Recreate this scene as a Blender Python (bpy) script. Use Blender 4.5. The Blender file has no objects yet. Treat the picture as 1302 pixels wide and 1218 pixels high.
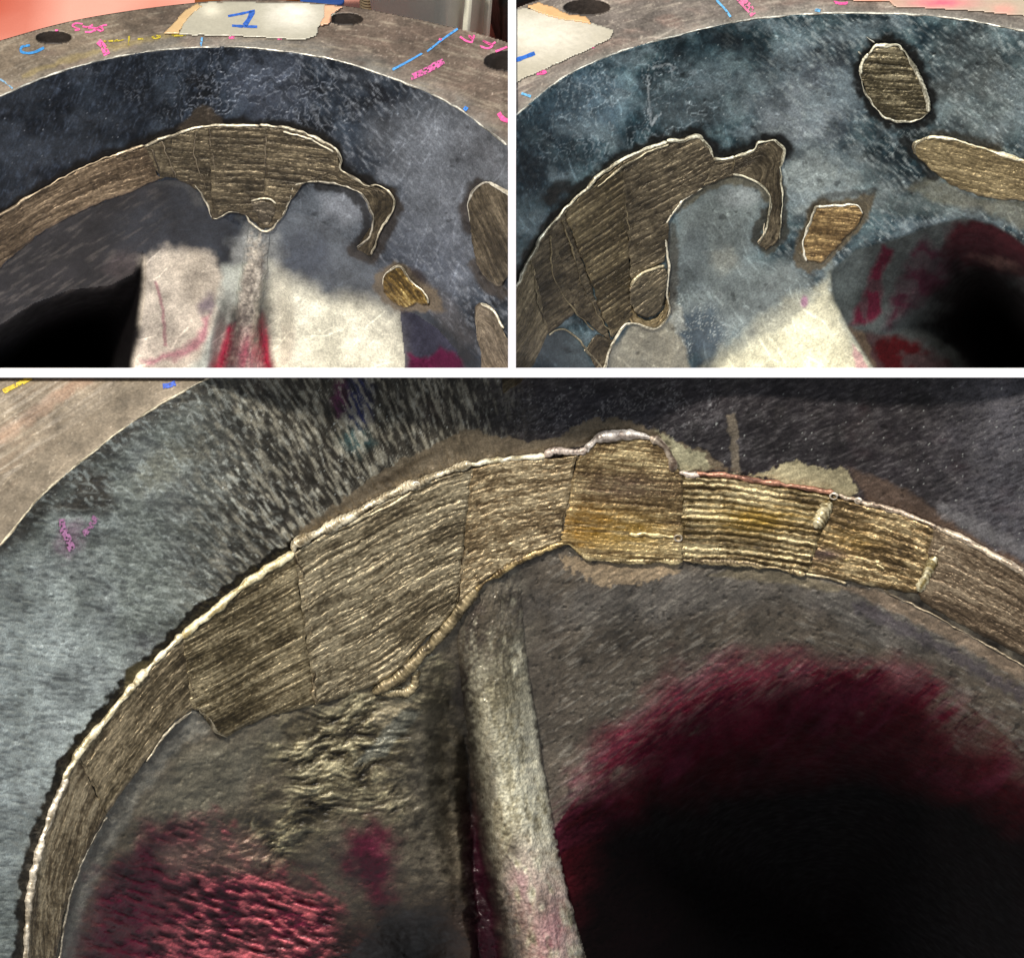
import bpy, math, random
import numpy as np

SC = bpy.context.scene
COL = SC.collection
# ------------------------------------------------------------------ camera, world, lamps, exposure
# Photograph pixels are millimetres on a reference plane; the camera looks 45 degrees down on the castings.
PITCH = math.radians(45)
DIST = 6000.0
AX, AY = 651.0, 474.0
RIGHT = np.array([1.0, 0, 0])
VIEW = np.array([0, math.cos(PITCH), -math.sin(PITCH)])
UP = np.array([0, math.sin(PITCH), math.cos(PITCH)])
ORIGIN = np.array([0, 0, 1.6])


def W(px, py, d):
    """point seen at photograph position (px, py), d millimetres behind the reference plane -> world metres"""
    px, py, d = np.broadcast_arrays(np.asarray(px, float), np.asarray(py, float), np.asarray(d, float))
    k = (DIST + d) / DIST
    x = (px - AX) * k * .001
    z = (AY - py) * k * .001
    y = d * .001
    return ORIGIN + x[..., None] * RIGHT + y[..., None] * VIEW + z[..., None] * UP


cd = bpy.data.cameras.new('camera')
cam = bpy.data.objects.new('camera', cd)
COL.objects.link(cam)
cam.location = tuple(W(AX, AY, -DIST))
cam.rotation_euler = (math.pi / 2 - PITCH, 0, 0)
cd.sensor_width = 36
cd.lens = 36 * DIST / 1302
cd.shift_y = -135 / 1302
cd.clip_end = 100
cd.clip_start = .1
SC.camera = cam

wd = bpy.data.worlds.new('World')
SC.world = wd
wd.use_nodes = True
bg = wd.node_tree.nodes['Background']
bg.inputs[0].default_value = (.92, .96, 1.0, 1)
bg.inputs[1].default_value = .24


def lamp(name, right, up, back, power, size, size_y, colour, target=(651, 560, 350)):
    ld = bpy.data.lights.new(name, 'AREA')
    ld.energy = power
    ld.shape = 'RECTANGLE'
    ld.size = size
    ld.size_y = size_y
    ld.color = colour
    o = bpy.data.objects.new(name, ld)
    COL.objects.link(o)
    p = ORIGIN + right * RIGHT + up * UP - back * VIEW
    o.location = tuple(p)
    from mathutils import Vector
    t = Vector(tuple(W(*target)))
    o.rotation_euler = (t - Vector(tuple(p))).to_track_quat('-Z', 'Y').to_euler()
    return o


lamp('work_lamp', -1.4, 2.1, 4.4, 490, .6, .45, (1.0, .935, .83))
lamp('window_light', 2.6, 2.2, 3.0, 105, 1.6, 1.2, (.86, .93, 1.0))

SC.view_settings.view_transform = 'Standard'
SC.view_settings.look = 'None'
SC.view_settings.exposure = 0
SC.view_settings.gamma = 1

# ------------------------------------------------------------------ noise and mask helpers
_T = [np.random.default_rng(100 + i).random((256, 256)) for i in range(12)]


def vn(x, y, s=0):
    x = x + 37.3 * s
    y = y + 61.7 * s
    xf = np.floor(x)
    yf = np.floor(y)
    xi = xf.astype(np.int64)
    yi = yf.astype(np.int64)
    fx = x - xf
    fy = y - yf
    fx = fx * fx * (3 - 2 * fx)
    fy = fy * fy * (3 - 2 * fy)
    t = _T[s % 12]
    x0, x1, y0, y1 = xi & 255, (xi + 1) & 255, yi & 255, (yi + 1) & 255
    a = t[x0, y0] * (1 - fx) + t[x1, y0] * fx
    b = t[x0, y1] * (1 - fx) + t[x1, y1] * fx
    return a * (1 - fy) + b * fy


def fbm(x, y, s=0, o=4, g=.5):
    r = np.zeros(np.broadcast(x, y).shape)
    a = 1.0
    tot = 0
    for i in range(o):
        r += a * vn(x, y, s + i * 3)
        tot += a
        a *= g
        x = x * 2.03
        y = y * 2.03
    return r / tot


def ss(e0, e1, x):
    t = np.clip((x - e0) / (e1 - e0), 0, 1)
    return t * t * (3 - 2 * t)


def rot(x, y, deg):
    a = math.radians(deg)
    return x * math.cos(a) + y * math.sin(a), -x * math.sin(a) + y * math.cos(a)


def segdist(X, Y, pts, closed=False):
    best = np.full(X.shape, 1e9)
    n = len(pts)
    for i in range(n if closed else n - 1):
        ax, ay = pts[i]
        bx, by = pts[(i + 1) % n]
        dx, dy = bx - ax, by - ay
        L = dx * dx + dy * dy + 1e-9
        t = np.clip(((X - ax) * dx + (Y - ay) * dy) / L, 0, 1)
        q = (X - ax - t * dx) ** 2 + (Y - ay - t * dy) ** 2
        np.minimum(best, q, out=best)
    return np.sqrt(best)


def inside(X, Y, pts):
    r = np.zeros(X.shape, bool)
    n = len(pts)
    for i in range(n):
        ax, ay = pts[i]
        bx, by = pts[(i + 1) % n]
        if ay == by:
            continue
        c = (ay > Y) != (by > Y)
        r ^= c & (X < (bx - ax) * (Y - ay) / (by - ay) + ax)
    return r


def cr(pts, step=1.4):
    """Catmull-Rom through pts, resampled at even spacing"""
    p = np.array(pts, float)
    if len(p) == 2:
        q = p
    else:
        e = np.vstack([2 * p[0] - p[1], p, 2 * p[-1] - p[-2]])
        out = []
        for i in range(1, len(e) - 2):
            t = np.linspace(0, 1, 12, endpoint=False)[:, None]
            a, b, c, d = e[i - 1], e[i], e[i + 1], e[i + 2]
            out.append(.5 * (2 * b + (c - a) * t + (2 * a - 5 * b + 4 * c - d) * t ** 2 + (3 * b - a - 3 * c + d) * t ** 3))
        out.append(p[-1:])
        q = np.vstack(out)
    s = np.r_[0, np.cumsum(np.hypot(*np.diff(q, axis=0).T))]
    n = max(2, int(s[-1] / step) + 1)
    return resamp(q, n)


def resamp(q, n):
    s = np.r_[0, np.cumsum(np.hypot(*np.diff(q, axis=0).T))]
    t = np.linspace(0, s[-1], n)
    return np.c_[np.interp(t, s, q[:, 0]), np.interp(t, s, q[:, 1])]


def lin(c):
    c = np.asarray(c, float) / 255.0
    return np.where(c <= .04045, c / 12.92, ((c + .055) / 1.055) ** 2.4)


# ------------------------------------------------------------------ objects and materials
def tag(o, label=None, cat=None, group=None, kind=None):
    for k, v in (('label', label), ('category', cat), ('group', group), ('kind', kind)):
        if v:
            o[k] = v
    return o


def empty(name, base, label, cat, group=None):
    o = bpy.data.objects.new(name, None)
    o.empty_display_size = .05
    o.location = tuple(base)
    COL.objects.link(o)
    return tag(o, label, cat, group)


def mesh(name, V, F, mat, parent=None, col=None, smooth=True, base=None, uv=None):
    """V (n,3) world points, F (m,4) or (m,3) indices"""
    if base is None:
        p = parent
        base = np.zeros(3)
        while p is not None:
            base = base + np.array(p.location)
            p = p.parent
    me = bpy.data.meshes.new(name)
    V = np.asarray(V, float) - base
    F = np.asarray(F, np.int32)
    k = F.shape[1]
    me.vertices.add(len(V))
    me.vertices.foreach_set('co', V.astype(np.float32).ravel())
    me.loops.add(F.size)
    me.loops.foreach_set('vertex_index', F.ravel())
    me.polygons.add(len(F))
    me.polygons.foreach_set('loop_start', np.arange(0, F.size, k, dtype=np.int32))
    me.polygons.foreach_set('loop_total', np.full(len(F), k, np.int32))
    me.polygons.foreach_set('use_smooth', np.full(len(F), smooth, bool))
    me.update(calc_edges=True)
    if col is not None:
        a = me.color_attributes.new('tint', 'FLOAT_COLOR', 'POINT')
        c = np.ones((len(V), 4), np.float32)
        c[:, :col.shape[1]] = col
        a.data.foreach_set('color', c.ravel())
    if uv is not None:
        l = me.uv_layers.new(name='runs')
        l.data.foreach_set('uv', uv[F.ravel()].astype(np.float32).ravel())
    me.materials.append(mat)
    o = bpy.data.objects.new(name, me)
    COL.objects.link(o)
    if parent is not None:
        o.parent = parent
    else:
        o.location = tuple(base)
    return o


def gridfaces(n, m):
    i = np.arange(n * m).reshape(n, m)
    return np.stack([i[:-1, :-1], i[1:, :-1], i[1:, 1:], i[:-1, 1:]], -1).reshape(-1, 4)


def material(name, metallic=.2, rough=.5, spec=.5, tint=True, colour=(.5, .5, .5), grain=.22, gscale=300, bump=.18, bscale=420, runs=None):
    m = bpy.data.materials.new(name)
    m.use_nodes = True
    nt = m.node_tree
    N, L = nt.nodes, nt.links
    b = N['Principled BSDF']
    b.inputs['Metallic'].default_value = metallic
    b.inputs['Specular IOR Level'].default_value = spec
    tc = N.new('ShaderNodeTexCoord')
    nz = N.new('ShaderNodeTexNoise')
    nz.inputs['Scale'].default_value = gscale
    nz.inputs['Detail'].default_value = 3
    L.new(tc.outputs['Object'], nz.inputs['Vector'])
    mr = N.new('ShaderNodeMapRange')
    mr.inputs['From Min'].default_value = .3
    mr.inputs['From Max'].default_value = .7
    mr.inputs['To Min'].default_value = 1 - grain
    mr.inputs['To Max'].default_value = 1 + grain
    L.new(nz.outputs['Fac'], mr.inputs['Value'])
    mx = N.new('ShaderNodeMix')
    mx.data_type = 'RGBA'
    mx.blend_type = 'MULTIPLY'
    mx.inputs[0].default_value = 1
    if tint:
        at = N.new('ShaderNodeVertexColor')
        at.layer_name = 'tint'
        L.new(at.outputs['Color'], mx.inputs[6])
    else:
        mx.inputs[6].default_value = (*colour, 1)
    L.new(mr.outputs[0], mx.inputs[7])
    out = mx.outputs[2]
    if runs:                              # fine ground lines along the weld runs
        uvn = N.new('ShaderNodeUVMap')
        uvn.uv_map = 'runs'
        mp = N.new('ShaderNodeMapping')
        mp.inputs['Scale'].default_value = (1 / runs[0], 1 / runs[1], 1)
        L.new(uvn.outputs[0], mp.inputs['Vector'])
        nr = N.new('ShaderNodeTexNoise')
        nr.noise_dimensions = '2D'
        nr.inputs['Scale'].default_value = 1
        nr.inputs['Detail'].default_value = 3
        nr.inputs['Roughness'].default_value = .65
        L.new(mp.outputs[0], nr.inputs['Vector'])
        r3 = N.new('ShaderNodeMapRange')
        r3.inputs['From Min'].default_value = .3
        r3.inputs['From Max'].default_value = .7
        r3.inputs['To Min'].default_value = 1 - runs[2]
        r3.inputs['To Max'].default_value = 1 + runs[2]
        L.new(nr.outputs['Fac'], r3.inputs['Value'])
        m2 = N.new('ShaderNodeMix')
        m2.data_type = 'RGBA'
        m2.blend_type = 'MULTIPLY'
        m2.inputs[0].default_value = 1
        L.new(out, m2.inputs[6])
        L.new(r3.outputs[0], m2.inputs[7])
        out = m2.outputs[2]
    L.new(out, b.inputs['Base Color'])
    r2 = N.new('ShaderNodeMapRange')
    r2.inputs['From Min'].default_value = .3
    r2.inputs['From Max'].default_value = .7
    r2.inputs['To Min'].default_value = max(.05, rough - .12)
    r2.inputs['To Max'].default_value = min(1, rough + .12)
    nz3 = N.new('ShaderNodeTexNoise')
    nz3.inputs['Scale'].default_value = 60
    nz3.inputs['Detail'].default_value = 6
    L.new(tc.outputs['Object'], nz3.inputs['Vector'])
    L.new(nz3.outputs['Fac'], r2.inputs['Value'])
    L.new(r2.outputs[0], b.inputs['Roughness'])
    if bump:
        nz2 = N.new('ShaderNodeTexNoise')
        nz2.inputs['Scale'].default_value = bscale
        nz2.inputs['Detail'].default_value = 2
        L.new(tc.outputs['Object'], nz2.inputs['Vector'])
        bp = N.new('ShaderNodeBump')
        bp.inputs['Strength'].default_value = bump
        bp.inputs['Distance'].default_value = .001
        L.new(nz2.outputs['Fac'], bp.inputs['Height'])
        if runs:
            b2 = N.new('ShaderNodeBump')
            b2.inputs['Strength'].default_value = .8
            b2.inputs['Distance'].default_value = .0012
            L.new(nr.outputs['Fac'], b2.inputs['Height'])
            L.new(bp.outputs[0], b2.inputs['Normal'])
            L.new(b2.outputs[0], b.inputs['Normal'])
        else:
            L.new(bp.outputs[0], b.inputs['Normal'])
    return m


M_FLANGE = material('machined_flange_metal', .15, .55)
M_WALL = material('oxidised_bore_metal', .45, .4, bump=.5, bscale=500, grain=.28, gscale=380)
M_THROAT = material('stained_cast_metal', .2, .45, bump=.45, bscale=450, grain=.26, gscale=360)
M_PASSAGE = material('shaded_passage_metal', 0, .85, .08)  # for passages whose shade is painted into the tint
M_HOLE = material('bolt_hole_metal', .1, .6)
M_WELD = material('weld_metal', .6, .38, grain=.25, runs=(9., 1.6, .34))
M_BEAD = material('bright_weld_bead', .4, .44, grain=.35)
M_SEAM = material('dark_weld_seam', .5, .4, grain=.4)
M_VANE = material('vane_cast_metal', .25, .36, grain=.4, gscale=240, bump=.6, bscale=260)
M_CHALK = material('chalk', 0, .9, .1, grain=.3)
M_TAPE = material('tape', 0, .4, .6, grain=.05, bump=.3, bscale=300)
M_DIV = material('painted_divider', 0, .7, .2, tint=False, colour=(.72, .71, .77), grain=.01, bump=0)
M_FLOOR = material('painted_floor', 0, .5, .4, grain=.02, bump=0)
M_PLAIN = material('plastic', 0, .5, .4, grain=.05, bump=0)


# ------------------------------------------------------------------ casting relief
def gauss(d, sig):
    r = int(sig * 2.5) + 1
    k = np.exp(-.5 * (np.arange(-r, r + 1) / sig) ** 2)
    k /= k.sum()
    for ax in (0, 1):
        pw = [(0, 0), (0, 0)]
        pw[ax] = (r, r)
        p = np.pad(d, pw, mode='edge')
        o = np.zeros_like(d)
        n = d.shape[ax]
        for i, w in enumerate(k):
            o += w * (p[i:i + n] if ax == 0 else p[:, i:i + n])
        d = o
    return d


class Field:
    def __init__(s, x0, x1, y0, y1, step):
        s.step = step
        s.xs = np.arange(x0, x1 + step, step)
        s.ys = np.arange(y0, y1 + step, step)
        s.Y, s.X = np.meshgrid(s.ys, s.xs, indexing='ij')
        s.d = np.zeros(s.X.shape)          # smooth depth
        s.h = np.zeros(s.X.shape)          # fine relief towards the camera
        s.c = np.zeros(s.X.shape + (3,))

    def smooth(s, sig):
        r = int(sig * 2.5 / s.step) + 1
        k = np.exp(-.5 * (np.arange(-r, r + 1) * s.step / sig) ** 2)
        k /= k.sum()
        for ax in (0, 1):
            pad = [(0, 0), (0, 0)]
            pad[ax] = (r, r)
            p = np.pad(s.d, pad, mode='reflect', reflect_type='odd')
            o = np.zeros_like(s.d)
            n = s.d.shape[ax]
            for i, w in enumerate(k):
                o += w * (p[i:i + n] if ax == 0 else p[:, i:i + n])
            s.d = o

    def D(s, px, py):
        fx = np.clip((np.asarray(px) - s.xs[0]) / s.step, 0, len(s.xs) - 1.001)
        fy = np.clip((np.asarray(py) - s.ys[0]) / s.step, 0, len(s.ys) - 1.001)
        i, j = fx.astype(int), fy.astype(int)
        a, b = fx - i, fy - j
        d = s.d
        return (d[j, i] * (1 - a) + d[j, i + 1] * a) * (1 - b) + (d[j + 1, i] * (1 - a) + d[j + 1, i + 1] * a) * b

    def mix(s, m, rgb):
        t = lin(rgb)
        s.c += (t - s.c) * np.clip(m, 0, 1)[..., None]

    def mul(s, m, f):
        s.c *= (1 + (f - 1) * np.clip(m, 0, 1))[..., None]

    def poly(s, pts, soft=6, warp=0, wl=14, seed=1):
        """soft mask of a polygon with ragged edge"""
        p = np.array(pts, float)
        mg = soft + warp + 3
        jx = (s.xs > p[:, 0].min() - mg) & (s.xs < p[:, 0].max() + mg)
        jy = (s.ys > p[:, 1].min() - mg) & (s.ys < p[:, 1].max() + mg)
        out = np.zeros(s.X.shape)
        if not jx.any() or not jy.any():
            return out
        ix = np.ix_(jy, jx)
        X, Y = s.X[ix], s.Y[ix]
        if warp:
            X = X + (fbm(s.X[ix] / wl, s.Y[ix] / wl, seed) - .5) * 2 * warp
            Y = Y + (fbm(s.X[ix] / wl, s.Y[ix] / wl, seed + 5) - .5) * 2 * warp
        dd = segdist(X, Y, pts, True)
        sd = np.where(inside(X, Y, pts), dd, -dd)
        out[ix] = ss(-soft, soft, sd)
        return out

    def near(s, pts, w, soft, warp=0, wl=10, seed=2):
        X, Y = s.X, s.Y
        if warp:
            X = X + (fbm(s.X / wl, s.Y / wl, seed, 3) - .5) * 2 * warp
            Y = Y + (fbm(s.X / wl, s.Y / wl, seed + 5, 3) - .5) * 2 * warp
        return 1 - ss(w, w + soft, segdist(X, Y, pts))

    def blob(s, cx, cy, rx, ry, ang=0, warp=.25, wl=30, seed=3, p=1.0):
        x, y = rot(s.X - cx, s.Y - cy, ang)
        r = np.hypot(x / rx, y / ry)
        if warp:
            r = r + (fbm(s.X / wl, s.Y / wl, seed) - .5) * 2 * warp
        return ss(1.25, .4, r) ** p

    def streak(s, ang, along, across, seed, o=2):
        x, y = rot(s.X, s.Y, ang)
        return fbm(x / along, y / across, seed, o)

    def polar(s, cx, cy, along, across, seed, o=2, R=500.):
        r = np.hypot(s.X - cx, s.Y - cy)
        a = np.arctan2(s.Y - cy, s.X - cx) * R
        return fbm(r / along, a / across, seed, o)

    def flakes(s, wl, seed, lev=(.42, .5, .58), w=.012):
        """peeled layers: terrace steps and their thin outlines"""
        n = fbm(s.X / wl, s.Y / wl, seed, 5, .55)
        line = np.zeros(n.shape)
        st = np.zeros(n.shape)
        for l in lev:
            line = np.maximum(line, 1 - ss(0, w, np.abs(n - l)))
            st += ss(l - .004, l + .004, n)
        return line, st

    def build(s, parts, parent, skip=None):
        """parts: list of (name, mask, material, label)"""
        d = s.d - s.h
        V = W(s.X, s.Y, d).reshape(-1, 3)
        ny, nx = s.X.shape
        F = gridfaces(ny, nx)[:, ::-1]
        fm = lambda m: m[:-1, :-1].ravel()
        used = np.zeros(len(F), bool)
        if skip is not None:
            used |= fm(skip)
        C = s.c.reshape(-1, 3)
        obs = []
        for name, m, mat, label in parts:
            sel = (~used) & fm(m)
            used |= sel
            f = F[sel]
            if not len(f):
                continue
            u, inv = np.unique(f, return_inverse=True)
            o = mesh(name, V[u], inv.reshape(-1, 4), mat, parent, C[u])
            if label:
                o['label'] = label
            obs.append(o)
        return obs


def chain(pts, X):
    p = np.array(pts, float)
    q = cr(pts, 2.0)
    o = np.argsort(q[:, 0])
    return np.interp(X, q[o, 0], q[o, 1])


def pad(f, parent, top, bot, name='weld_pad', label=None, h=5, nr=0, ramp=1.0, sa=1.0, cols=((60, 54, 44), (112, 100, 82), (175, 162, 138)),
        seed=0, edge=3., along=15., across=1.9, step=1.2, dome=0., mat=None, seamj=2.2, extra=None, bias=0., tilt=0., ang=None, endlift=1.4, blend=None, skew=1.):
    """weld overlay between two chains of points: u runs along the runs of weld, v across them"""
    T, B = cr(top, step), cr(bot, step)
    Lt = np.hypot(*np.diff(T, axis=0).T).sum()
    Lb = np.hypot(*np.diff(B, axis=0).T).sum()
    n = int(max(Lt, Lb) / step) + 2
    T, B = resamp(T, n), resamp(B, n)
    w = np.hypot(*(B - T).T)
    m = int(w.max() / step) + 2
    v = np.linspace(0, 1, m)[:, None]
    u = np.linspace(0, 1, n)[None, :]
    px = T[None, :, 0] * (1 - v) + B[None, :, 0] * v
    py = T[None, :, 1] * (1 - v) + B[None, :, 1] * v
    s = u * .5 * (Lt + Lb) + 0 * v
    t = v * w[None, :] + 0 * u
    px = px + (vn(px / 7, py / 7, seed) - .5) * 2.4
    py = py + (vn(px / 7, py / 7, seed + 1) - .5) * 2.4
    if seamj:
        px = px + (fbm(t / 9 + 0 * s, 0 * t + seed, seed + 2, 3) - .5) * 2 * seamj
    for a_ in (px, py):                    # ends run a little under the neighbouring patch
        a_[:, 0] += (a_[:, 0] - a_[:, 1]) * 1.6
        a_[:, -1] += (a_[:, -1] - a_[:, -2]) * 1.6
    L = s.max()
    e = np.minimum(np.minimum(s, L - s) + endlift, np.minimum(t, w[None, :] - t))
    e = e + (vn(px / 5, py / 5, seed + 3) - .5) * 1.5
    q = np.clip(e / edge, 0, 1)
    prof = h * np.sqrt(np.clip(1 - (1 - q) ** 2, 0, 1)) - 1.0
    if dome:
        prof = prof * ss(0, .1, u) + dome * np.sin(np.pi * v ** skew) ** .8 * ss(-.05, .4, u) - 1.5 * ss(.04, 0, u)
    v0 = v
    if ang is not None:                  # straight ground runs across an irregular patch
        s, t = rot(px, py, ang)
        v0 = (t - t.min()) / (t.max() - t.min())
    wob = (fbm(s / 40, t / 25, seed + 4, 2) - .5) * 3 + tilt * u
    st1 = fbm(s / along, (t + wob) / across, seed + 5, 3, .6)
    st2 = fbm(s / (along * 2.5), (t + wob) / (across * 2.2), seed + 6, 2)
    rel = (st1 - .5) * 1.5 * sa + (st2 - .5) * 1.3 * sa + (vn(px / 2.2, py / 2.2, seed + 7) - .5) * .9 * sa
    rg = np.zeros(px.shape)
    if nr:
        rg = np.abs(np.sin(np.pi * (nr * v0 + wob * .06))) ** .7
        rel = rel + ramp * (rg - .5) * 2
    rel = rel * ss(0, 3, e)
    d = f.D(px, py) - prof - rel
    big = fbm(s / 60, t / 30, seed + 8, 3)
    pit = fbm(px / 5, py / 4, seed + 9, 3)
    k = np.clip(.5 + (st1 - .5) * 1.05 + (st2 - .5) * .8 + (big - .5) * 1.1 + (pit - .5) * .9 + bias - .35 * ss(.68, .78, pit), 0, 1)
    k = .5 + (k - .5) * .85
    c0, c1, c2 = (lin(c) * np.array((1.0, .945, .875)) for c in cols)
    k3 = k[..., None]
    C = np.where(k3 < .5, c0 + (c1 - c0) * k3 * 2, c1 + (c2 - c1) * (k3 - .5) * 2)
    if extra is not None:
        for (rgb, cx, cy, rx, ry, amt) in extra:
            g = np.exp(-((px - cx) / rx) ** 2 - ((py - cy) / ry) ** 2) * amt * ss(.25, .7, st2 + .15)
            C = C + (lin(rgb) - C) * np.clip(g, 0, 1)[..., None]
    if blend:                             # colour carries over from the wall it grows out of
        i_ = np.clip(((py - f.ys[0]) / f.step).astype(int), 0, len(f.ys) - 1)
        j_ = np.clip(((px - f.xs[0]) / f.step).astype(int), 0, len(f.xs) - 1)
        w_ = ss(0, blend[0], v + .2 * (pit - .5)) * ss(0, blend[1], 1 - v + .1 * (pit - .5)) * ss(0, blend[2], u + .25 * (pit - .5))
        C = f.c[j_ * 0 + i_, j_] * (1 - w_[..., None]) + C * w_[..., None]
    V = W(px, py, d).reshape(-1, 3)
    uv = np.stack([s * np.ones(px.shape), t * np.ones(px.shape)], -1).reshape(-1, 2) + seed * 37.0
    o = mesh(name, V, gridfaces(m, n)[:, ::-1], mat or M_WELD, parent, C.reshape(-1, 3), uv=uv)
    if label:
        o['label'] = label
    return o


def bead(f, parent, pts, r=4., rip=.12, per=5., lift=3., col=((150, 136, 110), (226, 214, 186)), seed=0, name='weld_bead', label=None, chev=2.5,
         step=1.1, ends=True, jit=1.6, mat=None, var=.4, fade=.6):
    if r < 3.5:
        r *= .85
    Q = cr(pts, step)
    n = len(Q)
    t = np.gradient(Q, axis=0)
    t /= np.hypot(*t.T)[:, None] + 1e-9
    nx, ny = -t[:, 1], t[:, 0]
    s = np.arange(n) * step
    Q = Q + ((fbm(s / 9, 0 * s, seed, 2) - .5) * 2 * jit)[:, None] * np.c_[nx, ny]
    m = 11
    a = np.linspace(-.15, math.pi + .15, m)[:, None]
    ph = (s[None, :] + chev * np.sin(a) * 1.0) / per + (vn(s / 12, 0 * s, seed + 3) * 1.2)[None, :]
    saw = ph - np.floor(ph)
    rr = r * (1 + rip * (np.sqrt(saw) * 2 - 1.2) + var * (fbm(s / 17, 0 * s + 3, seed + 1, 2) - .5)[None, :] * 2)
    rr = rr * (1 - fade * ss(.5, .68, fbm(s / 22, 0 * s + 9, seed + 6, 2)))[None, :]
    if ends:
        e = np.minimum(s, s[-1] - s)
        rr = rr * np.sqrt(np.clip(e / (1.2 * r) + .12, 0, 1))[None, :]
    px = Q[:, 0][None, :] + nx[None, :] * rr * np.cos(a)
    py = Q[:, 1][None, :] + ny[None, :] * rr * np.cos(a)
    d = f.D(Q[:, 0], Q[:, 1])[None, :] - lift - rr * np.sin(a) * .95
    k = np.clip(.5 + (fbm(s[None, :] / 14 + 0 * a, a * 1.2, seed + 2, 2) - .5) * 2.4 + (saw - .5) * .5 * min(1, rip * 6), 0, 1)[..., None]
    C = lin(col[0]) * .7 + (lin(col[1]) - lin(col[0]) * .7) * k
    V = W(px, py, d).reshape(-1, 3)
    o = mesh(name, V, gridfaces(m, n), mat or M_BEAD, parent, C.reshape(-1, 3))
    if label:
        o['label'] = label
    return o


def mark(f, parent, pts, w, rgb, name='chalk_mark', label=None, off=1.6, hole=.35, seed=0, mat=None, step=1.0, across=5):
    """chalk or marker stroke lying on the metal, broken up where it skipped"""
    Q = cr(pts, step)
    t = np.gradient(Q, axis=0)
    t /= np.hypot(*t.T)[:, None] + 1e-9
    n = len(Q)
    v = np.linspace(-.5, .5, across)[:, None]
    s = np.arange(n) * step
    ww = w * (.8 + .4 * vn(s / 5, 0 * s, seed))
    px = Q[:, 0][None, :] - t[:, 1][None, :] * ww * v
    py = Q[:, 1][None, :] + t[:, 0][None, :] * ww * v
    V = W(px, py, f.D(px, py) - off).reshape(-1, 3)
    F = gridfaces(across, n)
    keep = (fbm(px / 2.0, py / 2.0, seed + 2, 2) > hole * .9)[:-1, :-1].ravel()
    if keep.sum() < 3:
        keep[:] = True
    C = np.tile(lin(rgb) * .82 + .18 * lin((96, 86, 78)), (len(V), 1)) * (.85 + .3 * vn(px / 3, py / 3, seed + 4).reshape(-1, 1))
    o = mesh(name, V, F[keep], mat or M_CHALK, parent, C)
    if label:
        o['label'] = label
    return o


def sheet(f, pts, rgb, off, parent=None, name='tape', step=1.6, wr=.6, seed=0, warp=.9, mat=None, spots=()):
    """torn tape lying on the metal"""
    p = np.array(pts, float)
    xs = np.arange(p[:, 0].min() - 3, p[:, 0].max() + 3, step)
    ys = np.arange(p[:, 1].min() - 3, p[:, 1].max() + 3, step)
    Y, X = np.meshgrid(ys, xs, indexing='ij')
    Xw = X + (fbm(X / 8, Y / 8, seed, 3) - .5) * 2 * warp
    Yw = Y + (fbm(X / 8, Y / 8, seed + 5, 3) - .5) * 2 * warp
    ins = inside(Xw, Yw, pts)
    keep = ins[:-1, :-1].ravel()
    x, y = rot(X, Y, 25)
    rel = np.abs(fbm(x / 16, y / 7, seed + 1, 4) - .5) * -3.0 * wr + 1.0
    V = W(X, Y, f.D(X, Y) - off - rel).reshape(-1, 3)
    F = gridfaces(*X.shape)[:, ::-1][keep]
    C = lin(rgb) * (.93 + .14 * fbm(X / 10, Y / 6, seed + 2, 4))[..., None]
    for (c2, cx, cy, rx, ry) in spots:
        g = np.exp(-((X - cx) / rx) ** 2 - ((Y - cy) / ry) ** 2) * (.4 + .5 * fbm(X / 12, Y / 4, seed + 3, 3))
        C = C + (lin(c2) - C) * g[..., None]
    u, inv = np.unique(F, return_inverse=True)
    base = None if parent else W(p[:, 0].mean(), p[:, 1].mean(), float(f.D(p[:, 0].mean(), p[:, 1].mean())))
    o = mesh(name, V[u], inv.reshape(-1, 4), mat or M_TAPE, parent, C.reshape(-1, 3)[u], base=base)
    md = o.modifiers.new('thickness', 'SOLIDIFY')
    md.thickness = .0012
    return o


def bolt_holes(f, holes):
    """true cylinders drilled straight down into the flange; returns the mask"""
    m = np.zeros(f.X.shape, bool)
    for cx, cy, rx, ry in holes:
        q = 1 - ((f.X - cx) / rx) ** 2
        i = (q > 0) & (np.abs(f.Y - cy) < ry * np.sqrt(np.clip(q, 0, 1)))
        yt = cy - ry * np.sqrt(np.clip(q, 0, 1))
        dt = f.d + (f.Y - yt)            # flange depth at the rim straight above (flange slope is 1)
        f.d = np.where(i, dt + (f.Y - yt) * 1.0 + 1, f.d)
        f.h = np.where(i, .5 * np.sin(f.Y * 2.2), f.h)
        m |= i
    return m


def outer_wall(f, parent, edge):
    """the outside face of the flange, dropping to the floor side"""
    Q = cr(edge, 4)
    v = np.linspace(0, 1, 8)[:, None]
    px = Q[:, 0][None, :] + 0 * v
    y0 = Q[:, 1][None, :] + 0 * v
    d0 = f.D(px[0], Q[:, 1])[None, :] + 0 * v
    py = y0 + v * 120
    d = d0 + v * 120 + 2
    V = W(px, py, d).reshape(-1, 3)
    C = np.tile(lin((92, 84, 78)), (len(V), 1))
    return mesh('outer_wall', V, gridfaces(*px.shape), M_FLANGE, parent, C)


def hole(f, pts, a, b, maxd, blur=0):
    """opening whose wall rolls over a rounded lip and gets steeper"""
    i = inside(f.X, f.Y, pts)
    dd = segdist(f.X, f.Y, pts, True)
    dd = np.where(i, dd, 0)
    q = a * dd + b * dd * dd
    q = maxd * (1 - np.exp(-q / maxd))
    if blur:                              # no creases where opposite walls meet, sharp only at the lip
        w = ss(0, blur * 2.5, dd)
        q = q * (1 - w) + gauss(q, blur / f.step) * w
    f.d = f.d + q
    return i, dd


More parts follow.
